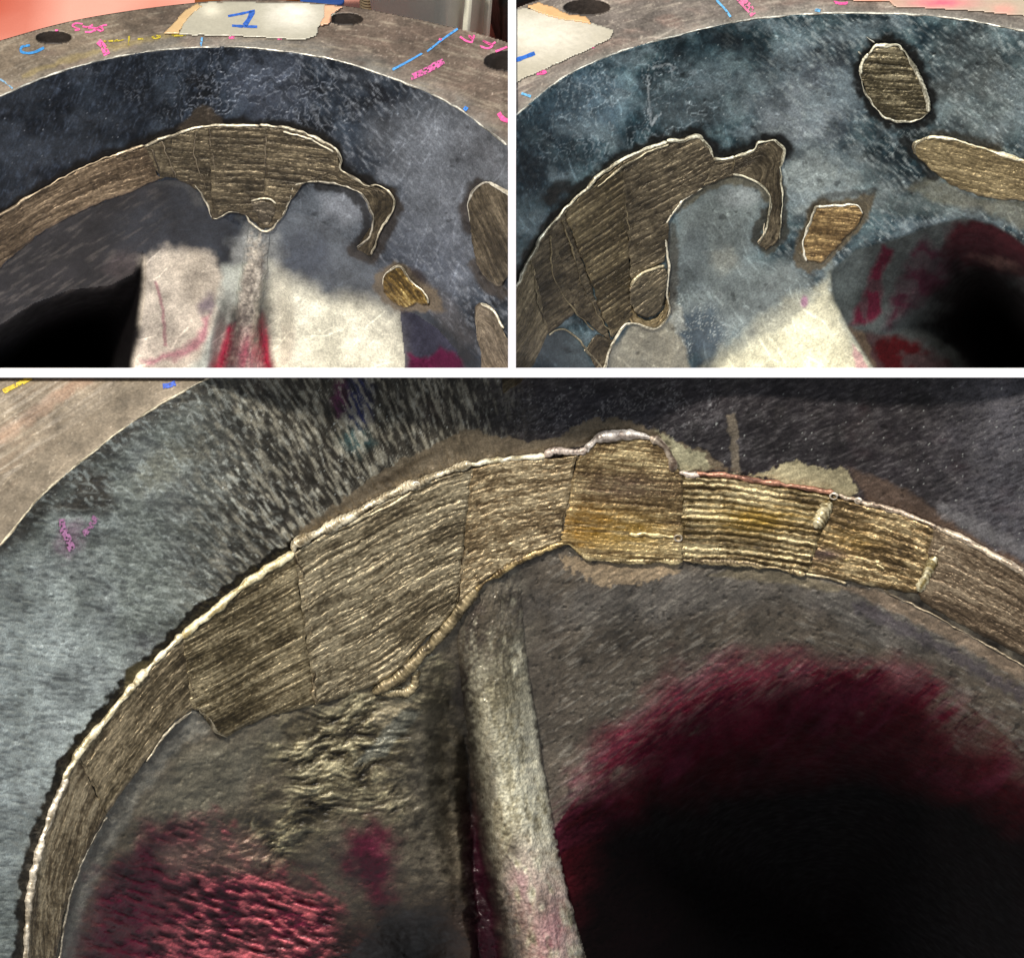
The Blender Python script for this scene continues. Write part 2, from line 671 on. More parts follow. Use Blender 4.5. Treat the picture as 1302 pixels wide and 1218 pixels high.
def base_metal(f, dark, mid, light, seed, wl=26, contrast=2.2):
    n = np.clip(.5 + (fbm(f.X / wl, f.Y / wl, seed, 5, .6) - .5) * contrast, 0, 1)[..., None]
    d, m, l = lin(dark), lin(mid), lin(light)
    f.c = np.where(n < .5, d + (m - d) * n * 2, m + (l - m) * (n - .5) * 2)


def strokes(f, mask, st, lo, hi, rgb, amt=1.0, h=0.):
    """short bright scratches and painted glints where the streak noise peaks"""
    g = ss(lo, hi, st) * mask
    f.mix(g * amt, rgb)
    f.h += h * (st - .5) * 2 * mask


WELD = ((50, 45, 35), (104, 96, 76), (176, 166, 140))
WELD_D = ((44, 40, 33), (80, 73, 60), (126, 117, 98))
WELD_G = ((44, 34, 16), (122, 100, 52), (232, 214, 150))
BEADC = ((100, 91, 75), (214, 204, 180))


def scratches(f, mask, n, a0, a1, l0, l1, seed, w=.5, amt=.75, h=.4):
    """single hair-fine scratches, each cut into the surface"""
    r = random.Random(seed)
    x0, y0, x1, y1 = f.xs[0], f.ys[0], f.xs[-1], f.ys[-1]
    for _ in range(n):
        cx, cy = r.uniform(x0, x1), r.uniform(y0, y1)
        j, i = int((cx - x0) / f.step), int((cy - y0) / f.step)
        a = math.radians(r.uniform(a0, a1))
        L = r.uniform(l0, l1) * .5
        k = r.uniform(.3, 1) * amt
        wd = w * r.uniform(.6, 1.5)
        if mask[i, j] < .5:
            continue
        bend = r.uniform(-.2, .2)
        p = [(cx - L * math.cos(a), cy - L * math.sin(a)), (cx + bend * L * math.sin(a), cy - bend * L * math.cos(a)), (cx + L * math.cos(a), cy + L * math.sin(a))]
        m = int(L / f.step) + 3
        sl = (slice(max(0, i - m), i + m), slice(max(0, j - m), j + m))
        q = ss(wd + .9, wd * .4, segdist(f.X[sl], f.Y[sl], p)) * k * mask[sl]
        f.c[sl] *= 1 + .75 * q[..., None]
        f.h[sl] -= q * h


def chips(f, mask, n, r0, r1, seed, amt=.8):
    """small bright chips and dark pits with ragged outlines"""
    r = random.Random(seed)
    for _ in range(n):
        cx, cy = r.uniform(f.xs[0], f.xs[-1]), r.uniform(f.ys[0], f.ys[-1])
        j, i = int((cx - f.xs[0]) / f.step), int((cy - f.ys[0]) / f.step)
        rad = r.uniform(r0, r1) * r.uniform(.4, 1)
        k = 1 if r.random() < .6 else -1
        if mask[i, j] < .5:
            continue
        m = int(rad * 1.8 / f.step) + 2
        sl = (slice(max(0, i - m), i + m), slice(max(0, j - m), j + m))
        X, Y = f.X[sl], f.Y[sl]
        d = np.hypot(X - cx, (Y - cy) * r.uniform(1, 1.7)) + (fbm(X / 3.5, Y / 3.5, 7, 3) - .5) * rad * 1.8
        q = (ss(rad + .7, rad - .7, d) - (.75 * ss(rad - .6, rad - 2., d) if k > 0 else 0)) * amt * mask[sl]
        f.c[sl] *= np.clip(1 + (.8 if k > 0 else -.6) * q, .2, 2)[..., None]
        f.h[sl] += q * k * .9


def mottle(f):
    """patchy oxide and grease on every bare surface"""
    n = (fbm(f.X / 34, f.Y / 30, 9, 6, .66) - .5) * 1.5 + (fbm(f.X / 5.5, f.Y / 5.0, 2, 3, .7) - .5) * .45
    f.c *= np.clip(1 + n, .35, 1.9)[..., None]


# =================================================================== upper left casting
def panel_one():
    H = 350.
    f = Field(-46, 648, -10, 471, 1.4)
    X, Y = f.X, f.Y
    E1 = [(-60, 147), (0, 123), (60, 97), (132, 76), (210, 63), (279, 60), (320, 61), (416, 74), (497, 99), (573, 132), (644, 184), (700, 232)]
    O1 = [(-60, 72), (0, 52), (101, 25), (228, 6), (330, 0), (452, 10), (584, 37), (648, 55), (700, 74)]
    E, O = chain(E1, X), chain(O1, X)
    T1 = [(-60, 385), (0, 341), (51, 298), (101, 270), (157, 248), (198, 231), (240, 232), (264, 266), (330, 293), (373, 270), (420, 290), (470, 330), (520, 385), (560, 410), (648, 500)]
    T = chain(T1, X)
    f.d = np.where(Y < E, H - Y, H - E + .55 * (Y - E)) + .3 * np.clip(Y - T, 0, None)
    HL = [(-500, 700), (0, 412), (40, 386), (88, 368), (140, 362), (168, 348), (181, 318), (186, 330), (184, 380), (176, 430), (166, 510), (150, 1000), (-500, 1000)]
    i1, dd1 = hole(f, HL, 2., .10, 1500, 8)
    HR = [(508, 392), (530, 400), (556, 418), (580, 445), (592, 475), (592, 500), (518, 500), (514, 450)]
    i2, dd2 = hole(f, HR, .9, .01, 160)
    # waist between the passages falls back each side of the dividing vane
    f.d += 34 * f.blob(345, 440, 26, 90, 4, 0) + 30 * f.blob(283, 455, 16, 80, 8, 0)
    f.smooth(2.2)
    holes = [(68, 48.5, 23, 8.5), (440, 25, 21.5, 8), (646, 78, 31, 13)]
    bm = bolt_holes(f, holes)
    base_metal(f, (13, 16, 21), (28, 34, 43), (52, 60, 71), 1, 26)
    fl = (Y < E)
    wall = ((Y >= E) & (Y < T)).astype(float)
    # --- bore wall: dark left and bright right put its lighting into the colour
    lft = ss(330, 60, X)
    f.mix(lft * wall * .6, (21, 25, 33))
    f.mix(wall * ss(.5, .72, fbm(X / 60, Y / 36, 8, 4)) * .45, (64, 69, 78))
    f.mix(f.blob(585, 225, 120, 150, 40, .4, 40, 4) * .8, (116, 121, 130))  # brighter lit side of the wall, painted as a pale blob
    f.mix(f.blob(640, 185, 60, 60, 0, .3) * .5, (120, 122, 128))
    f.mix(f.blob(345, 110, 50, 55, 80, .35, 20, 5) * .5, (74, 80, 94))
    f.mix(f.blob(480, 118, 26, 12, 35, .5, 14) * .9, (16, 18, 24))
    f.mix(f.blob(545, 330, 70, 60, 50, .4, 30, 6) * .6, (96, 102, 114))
    line, st = f.flakes(46, 2)
    fk = f.blob(330, 120, 210, 60, 5, .5, 40, 7) * wall
    f.mix(line * fk * .45, (122, 128, 140))
    f.mul(fk * (st % 2), 1.45)
    f.h += st * .9 * fk
    s1 = f.streak(112, 6, 2.2, 3, 3)
    s2 = f.streak(48, 8, 2.2, 4, 3)
    strokes(f, wall * ss(420, 240, X), s1, .5, .85, (78, 88, 106), .4, .8)
    strokes(f, wall * ss(300, 460, X), s2, .5, .85, (150, 156, 166), .5, 1.0)  # streaky sparkle painted pale on the right
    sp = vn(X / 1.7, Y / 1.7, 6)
    f.mix(ss(.955, 1, sp) * wall * .5, (170, 175, 185))  # dots of speckled highlight painted in
    # --- passage: grey lower throat, sunlit faces painted cream, dye
    thr = (Y >= T).astype(float)
    f.mix(thr * ss(330, 170, X), (38, 36, 38))
    f.mix(f.blob(230, 285, 95, 50, -15, .3, 24, 8) * .8, (44, 47, 54))
    strokes(f, thr * ss(260, 120, X), f.streak(-32, 22, 4, 8, 3), .52, .8, (92, 86, 82), .6, .5)
    mid = f.poly([(368, 250), (400, 236), (440, 240), (466, 270), (455, 320), (490, 350), (500, 395), (420, 380), (345, 350), (335, 300)], 16, 12, 24, 9)
    f.mix(mid * .85, (92, 98, 106))
    f.mix(f.blob(385, 330, 48, 34, 10, .5, 18, 1) * .7, (58, 64, 76))
    f.mix(f.blob(435, 265, 34, 28, 0, .4, 18, 2) * .6, (134, 138, 146))
    f.mix(f.blob(325, 335, 36, 56, 0, .4, 16, 4) * .7, (150, 152, 150))
    cr1 = f.poly([(182, 326), (215, 316), (262, 322), (290, 350), (296, 380), (290, 430), (270, 480), (165, 480), (176, 430)], 9, 12, 22, 10)
    f.mix(cr1, (190, 180, 166))
    f.mix(f.blob(252, 345, 50, 45, 0, .4, 20) * .5 * cr1, (150, 140, 126))
    cr1b = f.poly([(285, 340), (320, 330), (318, 352), (296, 390), (268, 480), (235, 480), (262, 430), (278, 390)], 6, 6, 16, 3)
    f.mix(cr1b, (168, 172, 164))
    cr2 = f.poly([(340, 340), (372, 352), (420, 376), (470, 384), (505, 400), (515, 440), (520, 480), (348, 480), (340, 420)], 16, 12, 26, 11)
    f.mix(cr2, (212, 209, 192))
    f.mix(f.blob(420, 420, 40, 50, 20, .5, 30, 12) * .55 * cr2, (236, 233, 212))
    f.mix(f.streak(5, 10, 3, 7, 3) * .3 * cr2, (150, 152, 140))
    # dye runs
    dy = f.poly([(196, 452), (225, 448), (250, 430), (258, 405), (268, 395), (262, 432), (248, 446), (225, 456), (190, 462), (176, 462)], 5, 7, 14, 2)
    f.mix(dy * .75, (168, 96, 116))
    f.mix(f.near([(197, 360), (206, 395), (210, 440)], .8, 3, 3) * .7, (140, 84, 96))
    f.mix(f.blob(262, 388, 11, 16, 20, .4, 10) * .8, (96, 82, 98))
    f.mix(f.poly([(290, 416), (298, 412), (292, 445), (284, 480), (262, 480)], 6, 3, 10, 1) * .9, (150, 20, 58))
    f.mix(f.poly([(333, 398), (341, 430), (349, 480), (322, 480), (326, 440)], 7, 4, 10, 1), (110, 10, 40))
    f.mix(f.poly([(338, 420), (344, 480), (336, 480)], 3, 2), (140, 14, 46))
    # right hollow, its shadow painted dull grey, with dye
    f.mix(i2.astype(float) * .9, (58, 58, 72))
    f.mix(f.poly([(520, 450), (545, 458), (560, 440), (580, 450), (600, 490), (515, 490)], 4, 5, 12, 4) * .9, (86, 22, 56))
    f.mix(f.blob(570, 400, 16, 60, -40, .4, 16) * .6, (86, 84, 86))
    # shade inside the left passage, painted black
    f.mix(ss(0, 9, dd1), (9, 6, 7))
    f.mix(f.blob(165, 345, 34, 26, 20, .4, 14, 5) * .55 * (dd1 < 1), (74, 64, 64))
    # soot and heat tint beside the weld
    top = [(-20, 285), (0, 273), (56, 238), (119, 206), (183, 184), (223, 168), (264, 158), (330, 158), (391, 168), (426, 188), (436, 215), (455, 226), (477, 236), (497, 244)]
    f.mix(f.near(top, 4, 8, 5, 12) * .95, (18, 15, 13))
    f.mix(f.poly([(225, 165), (250, 138), (262, 134), (284, 152), (285, 162)], 2.5, 4, 9, 4), (54, 47, 40))
    f.mix(f.near([(497, 250), (505, 266), (490, 292), (474, 328), (450, 320), (470, 300)], 5, 6, 5, 10) * .9, (46, 40, 35))
    f.mix(f.near([(404, 236), (440, 240), (462, 262), (470, 285), (452, 315)], 4, 5, 5, 8) * .85, (26, 24, 24))
    f.mix(f.near([(596, 290), (593, 262), (606, 238)], 6, 8, 5, 10) * .9, (50, 43, 38))
    f.mix(f.near([(604, 335), (619, 362), (640, 372)], 5, 7, 5, 10) * .8, (62, 54, 46))
    f.mix(f.poly([(477, 348), (505, 332), (522, 342), (556, 372), (566, 398), (545, 396), (505, 396), (484, 384), (475, 362)], 3, 5, 10, 6) * .9, (104, 92, 76))
    f.mix(f.blob(532, 350, 20, 6, 40, .4, 8) * .8, (44, 34, 34))
    f.mix(f.poly([(198, 231), (245, 230), (264, 262), (250, 262), (235, 240)], 4, 4) * .6, (70, 70, 70))
    # --- flange
    fr = fl.astype(float)
    f.mix(fr, (88, 76, 67))
    f.mix(fr * ss(30, 4, E - Y), (108, 104, 98))
    f.mix(fr * ss(260, 80, X) * .6, (116, 104, 88))
    f.mix(fr * ss(.45, .7, fbm(X / 40, Y / 14, 3)) * .5, (108, 92, 82))
    f.mix(fr * ss(.52, .8, f.polar(330, 900, 3, 30, 5, 3, 900)) * .6, (132, 122, 108))
    f.mix(fr * ss(.85, .98, sp) * .5, (160, 148, 136))
    f.mix(fr * f.near([(30, 96), (120, 66), (230, 43)], 1, 5, 4) * .5, (140, 124, 78))
    f.mix(bm.astype(float), (42, 36, 33))
    f.h += fr * (vn(X / 3, Y / 3, 2) - .5) * .8 + wall * (fbm(X / 5, Y / 5, 4, 3) - .5) * 1.6 + thr * (fbm(X / 6, Y / 6, 5, 4) - .5) * 2.0

    mottle(f)
    scratches(f, wall, 420, 90, 130, 8, 34, 1)
    chips(f, wall, 420, 1.6, 5, 2)
    scratches(f, fr, 300, -20, 40, 10, 50, 3)
    scratches(f, thr * (1 - i1), 200, -60, 10, 8, 40, 4)
    P = empty('pump_casing', W(320, 470, 600), 'upper left dark bore casting whose weld hooks around beside the taped numeral', 'pump casing', 'weld repaired pump casings')
    lows = (Y >= T)
    holeobjs = [('bolt_hole', bm & (np.hypot((X - cx) / rx, (Y - cy) / ry) < 1.5), M_HOLE, None) for cx, cy, rx, ry in holes]
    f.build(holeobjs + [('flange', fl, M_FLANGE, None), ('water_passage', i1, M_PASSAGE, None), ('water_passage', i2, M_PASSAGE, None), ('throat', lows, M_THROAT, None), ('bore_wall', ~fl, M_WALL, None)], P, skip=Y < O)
    outer_wall(f, P, [p for p in O1 if p[0] < 648])
    bead(f, P, [(p[0], p[1] + .3) for p in E1 if -50 < p[0] <= 644], r=1.5, rip=0, lift=.4, col=((120, 116, 108), (205, 202, 192)), name='bore_edge', seed=3, jit=.7, var=.5)

    # --- weld overlay
    pad(f, P, [(-46, 303), (0, 275), (56, 240), (119, 208), (183, 187)], [(-46, 376), (0, 341), (51, 298), (101, 270), (157, 248), (203, 229)], seed=1, h=5, cols=((56, 47, 38), (98, 85, 70), (146, 130, 110)), sa=1.0, along=40)
    pad(f, P, [(184, 187), (200, 179), (217, 173)], [(206, 228), (215, 226), (223, 227)], ang=6, seed=2, h=4, cols=WELD_D, edge=3)
    pad(f, P, [(218, 173), (243, 165), (266, 161)], [(224, 228), (248, 240), (264, 263), (271, 279)], ang=4, seed=3, h=4.5, cols=WELD_D)
    pad(f, P, [(267, 161), (300, 160), (340, 161)], [(272, 279), (291, 271), (309, 273), (333, 293)], ang=2, seed=4, h=6, cols=WELD_D, nr=16, ramp=.5)
    pad(f, P, [(341, 161), (391, 170), (426, 190), (434, 215)], [(334, 293), (353, 283), (368, 256), (374, 236)], ang=8, seed=5, h=6, cols=WELD_D, nr=14, ramp=.5)
    pad(f, P, [(434, 216), (452, 228), (477, 238), (495, 245), (501, 263), (487, 288), (472, 324)], [(376, 236), (404, 231), (431, 235), (457, 246), (469, 263), (475, 281), (455, 316)], seed=6, h=5, cols=WELD_D, along=14)
    pad(f, P, [(320, 256), (332, 254), (345, 256), (350, 262)], [(325, 272), (333, 286), (341, 287), (348, 274)], seed=7, h=9, cols=((58, 54, 48), (92, 86, 76), (140, 132, 118)), edge=3)
    pad(f, P, [(596, 276), (596, 255), (609, 236), (624, 232), (652, 252)], [(600, 300), (606, 332), (620, 356), (636, 364), (652, 345)], ang=66, seed=8, h=6, cols=((52, 47, 38), (98, 90, 76), (150, 140, 122)), along=30)
    pad(f, P, [(604, 410), (604, 394), (611, 386), (627, 396), (640, 418), (650, 450)], [(607, 430), (612, 450), (614, 470), (622, 476), (636, 478), (650, 478)], seed=9, h=5, cols=((88, 80, 68), (122, 112, 98), (158, 148, 132)), sa=.6)
    pad(f, P, [(487, 360), (489, 350), (507, 339), (520, 354), (540, 374), (545, 388)], [(488, 372), (495, 382), (512, 391), (530, 387), (538, 388), (544, 389)], ang=52, seed=10, h=6, cols=WELD_G, along=18, sa=1.2, tilt=2)
    kw = dict(col=BEADC, r=2.3, lift=4.2, rip=.06)
    bead(f, P, [(-46, 302), (0, 274), (56, 239), (119, 207), (183, 186)], seed=1, col=((120, 104, 84), (206, 186, 156)), r=2.3, lift=4, rip=.05)
    bead(f, P, [(183, 186), (223, 171), (264, 160), (330, 160)], seed=2, **kw)
    bead(f, P, [(330, 160), (360, 163), (391, 171), (426, 190), (430, 200)], seed=3, **kw)
    bead(f, P, [(360, 167), (395, 178), (424, 194)], seed=13, col=((90, 82, 70), (190, 180, 160)), r=1.6, lift=6, rip=.05)
    bead(f, P, [(427, 190), (433, 202), (434, 216), (452, 228), (470, 238)], seed=4, **kw)
    bead(f, P, [(470, 238), (480, 236), (495, 245), (501, 263), (487, 288), (472, 324)], seed=5, col=BEADC, r=1.8, lift=4, rip=.06)
    bead(f, P, [(404, 231), (431, 235), (457, 245), (469, 263), (475, 281), (468, 304), (454, 315)], seed=6, col=((70, 66, 60), (190, 182, 166)), r=1.7, lift=4, rip=.06)
    bead(f, P, [(248, 236), (262, 256), (271, 278), (291, 270), (309, 272), (320, 284), (333, 293), (344, 292), (353, 283), (368, 256), (375, 236), (404, 231)], seed=7, col=((96, 90, 78), (222, 212, 190)), r=1.6, lift=4, rip=.05)
    bead(f, P, [(319, 256), (340, 253), (351, 259)], seed=8, r=1.6, lift=9, col=BEADC)
    bead(f, P, [(597, 282), (596, 255), (609, 236), (624, 232), (636, 240)], seed=9, r=2, lift=5, col=((110, 100, 86), (210, 204, 190)))
    bead(f, P, [(622, 231), (634, 238), (652, 251)], seed=10, r=3.0, lift=5, col=((200, 190, 170), (244, 238, 222)), rip=.03)
    bead(f, P, [(611, 386), (627, 396), (640, 418)], seed=11, r=2.2, lift=4, col=((190, 180, 156), (232, 224, 204)))
    bead(f, P, [(487, 362), (489, 350), (507, 339), (520, 354), (540, 374), (545, 386)], seed=12, r=1.6, lift=5, col=((120, 110, 90), (240, 232, 210)))
    for q, sd in (([(206, 180), (213, 200), (224, 226)], 1), ([(250, 166), (246, 190), (252, 215), (262, 240)], 2), ([(267, 163), (269, 195), (276, 240), (276, 275)], 3), ([(338, 164), (337, 215), (336, 262)], 4), ([(192, 190), (198, 205), (203, 222)], 5)):
        bead(f, P, q, r=1.3, lift=4.5, rip=.3, per=4, seed=20 + sd, col=((58, 50, 42), (128, 116, 98)), name='weld_seam', var=.6, jit=2)
    # --- dividing vane
    pad(f, P, [(316, 286), (304, 350), (296, 400), (286, 440), (278, 478)], [(344, 286), (341, 350), (333, 400), (336, 440), (344, 478)], name='vane', h=1.5, dome=13, nr=0, sa=2.2, edge=8, blend=(.3, .3, .25), seed=31,
        cols=((70, 66, 64), (156, 152, 146), (206, 202, 194)), along=10, across=5, mat=M_VANE, extra=[((168, 60, 90), 318, 452, 24, 26, .8), ((60, 52, 52), 297, 440, 12, 50, .8), ((40, 36, 38), 336, 380, 5, 60, .8)])
    # --- chalk
    B, PK, YL = (42, 124, 186), (226, 92, 156), (168, 152, 44)
    mark(f, P, [(38, 58), (28, 60), (27, 66), (36, 68), (46, 66), (56, 61)], 3.2, B, seed=1, hole=.2)
    mark(f, P, [(0, 101), (9, 107), (16, 113)], 2.2, (120, 160, 190), seed=2)
    mark(f, P, [(105, 31), (97, 30), (92, 33), (97, 36), (101, 38), (95, 39)], 2.2, PK, seed=3, hole=.25)
    mark(f, P, [(105, 34), (112, 35), (118, 32)], 2.2, PK, seed=4, hole=.25)
    mark(f, P, [(108, 41), (116, 41), (124, 36), (131, 33), (136, 32)], 2.2, PK, seed=5, hole=.25)
    mark(f, P, [(112, 36), (120, 36), (128, 40), (131, 38), (127, 35), (120, 40)], 2.2, PK, seed=6, hole=.25)
    mark(f, P, [(70, 39), (74, 39)], 2.5, PK, seed=7)
    mark(f, P, [(125, 53), (131, 59), (136, 70)], 8, PK, seed=8, hole=.38)
    for q in ([(131, 53), (148, 52), (158, 50)], [(164, 46), (164, 58)], [(175, 50), (182, 50)], [(193, 48), (199, 46), (204, 47), (199, 49), (194, 48)], [(218, 46), (236, 45)]):
        mark(f, P, q, 2.6, YL, seed=int(q[0][0]), hole=.42)
    mark(f, P, [(257, 48), (255, 59)], 2.2, (88, 150, 200), seed=10)
    mark(f, P, [(291, 48), (298, 48)], 3.5, PK, seed=11)
    mark(f, P, [(352, 50), (358, 50)], 2, PK, seed=12)
    mark(f, P, [(582, 37), (562, 51), (543, 66)], 2.6, (64, 140, 206), seed=13, hole=.25)
    mark(f, P, [(537, 68), (518, 79), (499, 89)], 2.6, (64, 140, 206), seed=14, hole=.25)
    mark(f, P, [(564, 78), (542, 90), (522, 99)], 8, (188, 88, 148), seed=15, hole=.45)
    mark(f, P, [(558, 50), (562, 51)], 2.4, PK, seed=16)
    mark(f, P, [(585, 47), (592, 52), (600, 54), (600, 49), (596, 46), (601, 50), (603, 45)], 2.4, PK, seed=17, hole=.2)
    mark(f, P, [(610, 59), (620, 62), (626, 58), (618, 54), (614, 52), (624, 57), (630, 54)], 2.4, PK, seed=18, hole=.2)
    mark(f, P, [(630, 66), (645, 60)], 2.6, PK, seed=19, hole=.2)
    mark(f, P, [(590, 137), (594, 140)], 6, (50, 120, 200), seed=20)
    mark(f, P, [(634, 144), (639, 151), (646, 154)], 6, (226, 84, 150), seed=21, hole=.2)
    # --- tape with the numeral
    tp = sheet(f, [(250, 6), (266, 3), (330, 3), (404, 5), (432, 10), (424, 18), (404, 34), (402, 46), (384, 51), (340, 48), (290, 46), (226, 44), (232, 30)], (150, 146, 132), 1.8, seed=2, wr=.8,
               spots=[((226, 222, 212), 372, 20, 30, 18), ((214, 208, 190), 268, 14, 12, 8)])
    tag(tp, 'grey torn tape on the upper left flange with a blue handwritten numeral 1', 'tape', 'tape pieces on the flanges')
    mark(f, tp, [(290, 21), (306, 18), (324, 14)], 3.2, (24, 84, 170), name='marker_stroke', off=5, hole=.1, seed=1)
    mark(f, tp, [(321, 15), (317, 24), (311, 33)], 6.5, (24, 84, 170), name='marker_stroke', off=5, hole=.1, seed=2)
    mark(f, tp, [(295, 33), (310, 34), (327, 34.5)], 3.6, (24, 84, 170), name='marker_stroke', off=5, hole=.1, seed=3)
    t2 = sheet(f, [(250, 5), (256, 8), (238, 22), (226, 43), (207, 43), (222, 28), (232, 16)], (176, 148, 108), 3.0, seed=4, wr=.6)
    tag(t2, 'tan torn paper strip at the left end of the numbered tape', 'paper')
    t3 = sheet(f, [(411, 6), (434, 9), (420, 18), (420, 28), (406, 34), (412, 20)], (196, 150, 120), 4.2, seed=5, wr=.6)
    tag(t3, 'tan torn paper scrap between numbered tape and bolt hole', 'paper')
    return f


# =================================================================== upper right casting
def panel_two():
    H = 350.
    f = Field(654, 1350, -46, 471, 1.4)
    X, Y = f.X, f.Y
    E2 = [(640, 162), (656, 147), (713, 101), (777, 70), (853, 47), (929, 29), (980, 22), (1048, 17), (1149, 18), (1225, 25), (1302, 40), (1360, 56)]
    O2 = [(640, 24), (656, 11), (690, -2), (760, -24), (860, -46), (1000, -70), (1360, -70)]
    E, O = chain(E2, X), chain(O2, X)
    T2 = [(640, 470), (683, 430), (713, 418), (744, 443), (765, 470), (790, 423), (840, 412), (862, 430), (930, 400), (990, 340), (1040, 335), (1090, 300), (1150, 290), (1215, 262), (1290, 262), (1360, 290)]
    T = chain(T2, X)
    f.d = np.where(Y < E, H - Y, H - E + .55 * (Y - E)) + .25 * np.clip(Y - T, 0, None)
    HR = [(1052, 345), (1085, 316), (1140, 300), (1195, 280), (1225, 274), (1262, 282), (1290, 298), (1330, 330), (1390, 390), (1800, 700), (1800, 1100), (1240, 1100), (1110, 472), (1090, 440), (1073, 415), (1058, 384)]
    i1, dd1 = hole(f, HR, .9, .006, 420, 14)
    HB = [(1112, 426), (1146, 402), (1172, 366), (1190, 322), (1222, 296), (1262, 298), (1310, 330), (1390, 420), (1800, 700), (1800, 1100), (1400, 1100), (1215, 500), (1165, 440)]
    i2, dd2 = hole(f, HB, 1.2, .05, 1500, 10)
    f.smooth(2.2)
    holes = [(746, 10, 30, 10.5)]
    bm = bolt_holes(f, holes)
    base_metal(f, (19, 32, 37), (43, 62, 69), (88, 106, 110), 2, 30, 2.8)
    fl = Y < E
    wall = (~fl).astype(float)
    # --- bore wall, bluish sky highlights painted as pale blobs
    f.mix(wall * ss(860, 690, X) * .55 * ss(300, 180, Y), (34, 54, 66))
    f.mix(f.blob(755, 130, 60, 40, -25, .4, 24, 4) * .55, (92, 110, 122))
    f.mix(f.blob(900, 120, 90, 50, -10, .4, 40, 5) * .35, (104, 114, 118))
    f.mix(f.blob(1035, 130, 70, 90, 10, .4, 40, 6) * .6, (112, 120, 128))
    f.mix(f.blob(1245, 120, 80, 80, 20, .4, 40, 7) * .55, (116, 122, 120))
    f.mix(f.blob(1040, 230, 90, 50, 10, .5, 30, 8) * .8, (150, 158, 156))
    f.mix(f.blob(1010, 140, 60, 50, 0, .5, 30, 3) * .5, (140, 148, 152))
    f.mix(f.blob(925, 55, 28, 12, 10, .5, 12) * .8, (20, 26, 30))
    f.mix(f.blob(700, 210, 50, 70, 30, .5, 30, 4) * .5, (22, 34, 42))
    line, st = f.flakes(50, 7)
    fk = f.blob(790, 150, 170, 110, 20, .5, 40, 7) * wall
    f.mix(line * fk * .5, (158, 170, 176))
    f.mul(fk * (st % 2), 1.4)
    f.h += st * .9 * fk
    f.mix(f.near([(822, 98), (826, 115), (824, 135), (830, 160), (834, 150), (842, 142)], .6, 1.5, 4, 6) * .8, (160, 168, 172))
    f.mix(f.near([(830, 88), (846, 82), (860, 86), (852, 92)], .5, 1.4, 3, 6) * .8, (160, 168, 172))
    s1 = f.streak(75, 6, 2.2, 3, 3)
    s2 = f.streak(42, 8, 2.2, 4, 3)
    strokes(f, wall * ss(960, 800, X), s1, .5, .85, (112, 134, 144), .4, .8)
    strokes(f, wall * ss(880, 1040, X), s2, .48, .82, (170, 180, 180), .55, 1.2)
    f.mix(wall * ss(.5, .7, fbm(X / 46, Y / 30, 8, 5, .6)) * .45, (122, 136, 142))
    f.mix(wall * ss(.46, .3, fbm(X / 46, Y / 30, 8, 5, .6)) * .5, (24, 36, 44))
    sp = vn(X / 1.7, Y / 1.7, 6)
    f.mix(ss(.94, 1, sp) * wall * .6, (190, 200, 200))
    # --- middle mottled plateau
    mid = f.poly([(862, 270), (895, 242), (940, 230), (968, 240), (974, 280), (955, 300), (958, 330), (1000, 330), (1030, 350), (1000, 400), (940, 430), (900, 450), (850, 420), (856, 340)], 16, 12, 24, 9)
    f.mix(mid * .85, (126, 134, 132))
    f.mix(f.blob(920, 330, 22, 18, 0, .5, 12, 2) * .7, (158, 160, 150))
    f.mix(f.blob(940, 250, 25, 15, 0, .5, 12, 3) * .6, (156, 162, 162))
    f.mix(f.blob(880, 330, 25, 60, 10, .5, 20, 4) * .5, (78, 86, 90))
    f.mix(f.blob(890, 420, 34, 42, -35, .5, 16, 1) * .8, (52, 66, 78))
    l2, st2 = f.flakes(26, 9)
    fk2 = f.blob(890, 410, 60, 50, 0, .5, 20, 7)
    f.mix(l2 * fk2 * .6, (176, 182, 178))
    f.h += st2 * 1.2 * fk2
    f.mix(f.poly([(793, 425), (802, 414), (842, 414), (855, 405), (872, 440), (884, 480), (765, 480), (775, 445)], 4, 6, 14, 3) * .9, (128, 124, 110))
    f.mix(f.poly([(850, 380), (868, 392), (874, 420), (862, 425), (852, 410)], 3, 4, 10, 3) * .8, (150, 152, 144))
    f.mix(f.poly([(690, 424), (713, 420), (729, 427), (744, 446), (760, 480), (676, 480), (682, 445)], 5, 4, 12, 3) * .9, (58, 66, 70))
    # --- lower face, its sunlit tone painted cream
    crm = f.poly([(890, 480), (925, 445), (975, 408), (1030, 372), (1052, 350), (1062, 385), (1076, 414), (1096, 448), (1114, 480)], 16, 14, 24, 5)
    f.mix(crm, (202, 198, 172))
    f.mix(f.blob(1030, 440, 60, 40, 30, .4, 24, 6) * .6 * crm, (228, 224, 194))
    f.mix(f.blob(990, 405, 60, 16, -35, .5, 14, 2) * .55, (122, 126, 122))
    f.mix(f.blob(1023, 383, 5, 9, 10, .5, 6) * .7, (150, 90, 130))
    # --- passage with its shade painted grey to black, and dye runs
    g = i1.astype(float) * ss(0, 6, dd1)
    f.mix(g, (64, 68, 67))
    f.mix(f.blob(1080, 345, 22, 50, 20, .4, 16, 4) * .6 * g, (100, 108, 106))
    f.mix(g * f.poly([(1120, 312), (1136, 316), (1124, 352), (1118, 400), (1100, 415), (1080, 412), (1100, 370), (1112, 340)], 5, 7, 16, 5) * (.6 + .4 * ss(.35, .55, fbm(X / 14, Y / 22, 2, 4))), (70, 22, 36))
    f.mix(g * f.poly([(1180, 305), (1215, 330), (1230, 345), (1190, 370), (1150, 395), (1126, 420), (1130, 380), (1150, 345)], 10, 14, 20, 6) * (.5 + .5 * ss(.35, .6, fbm(X / 24, Y / 16, 3, 4))), (58, 26, 38))
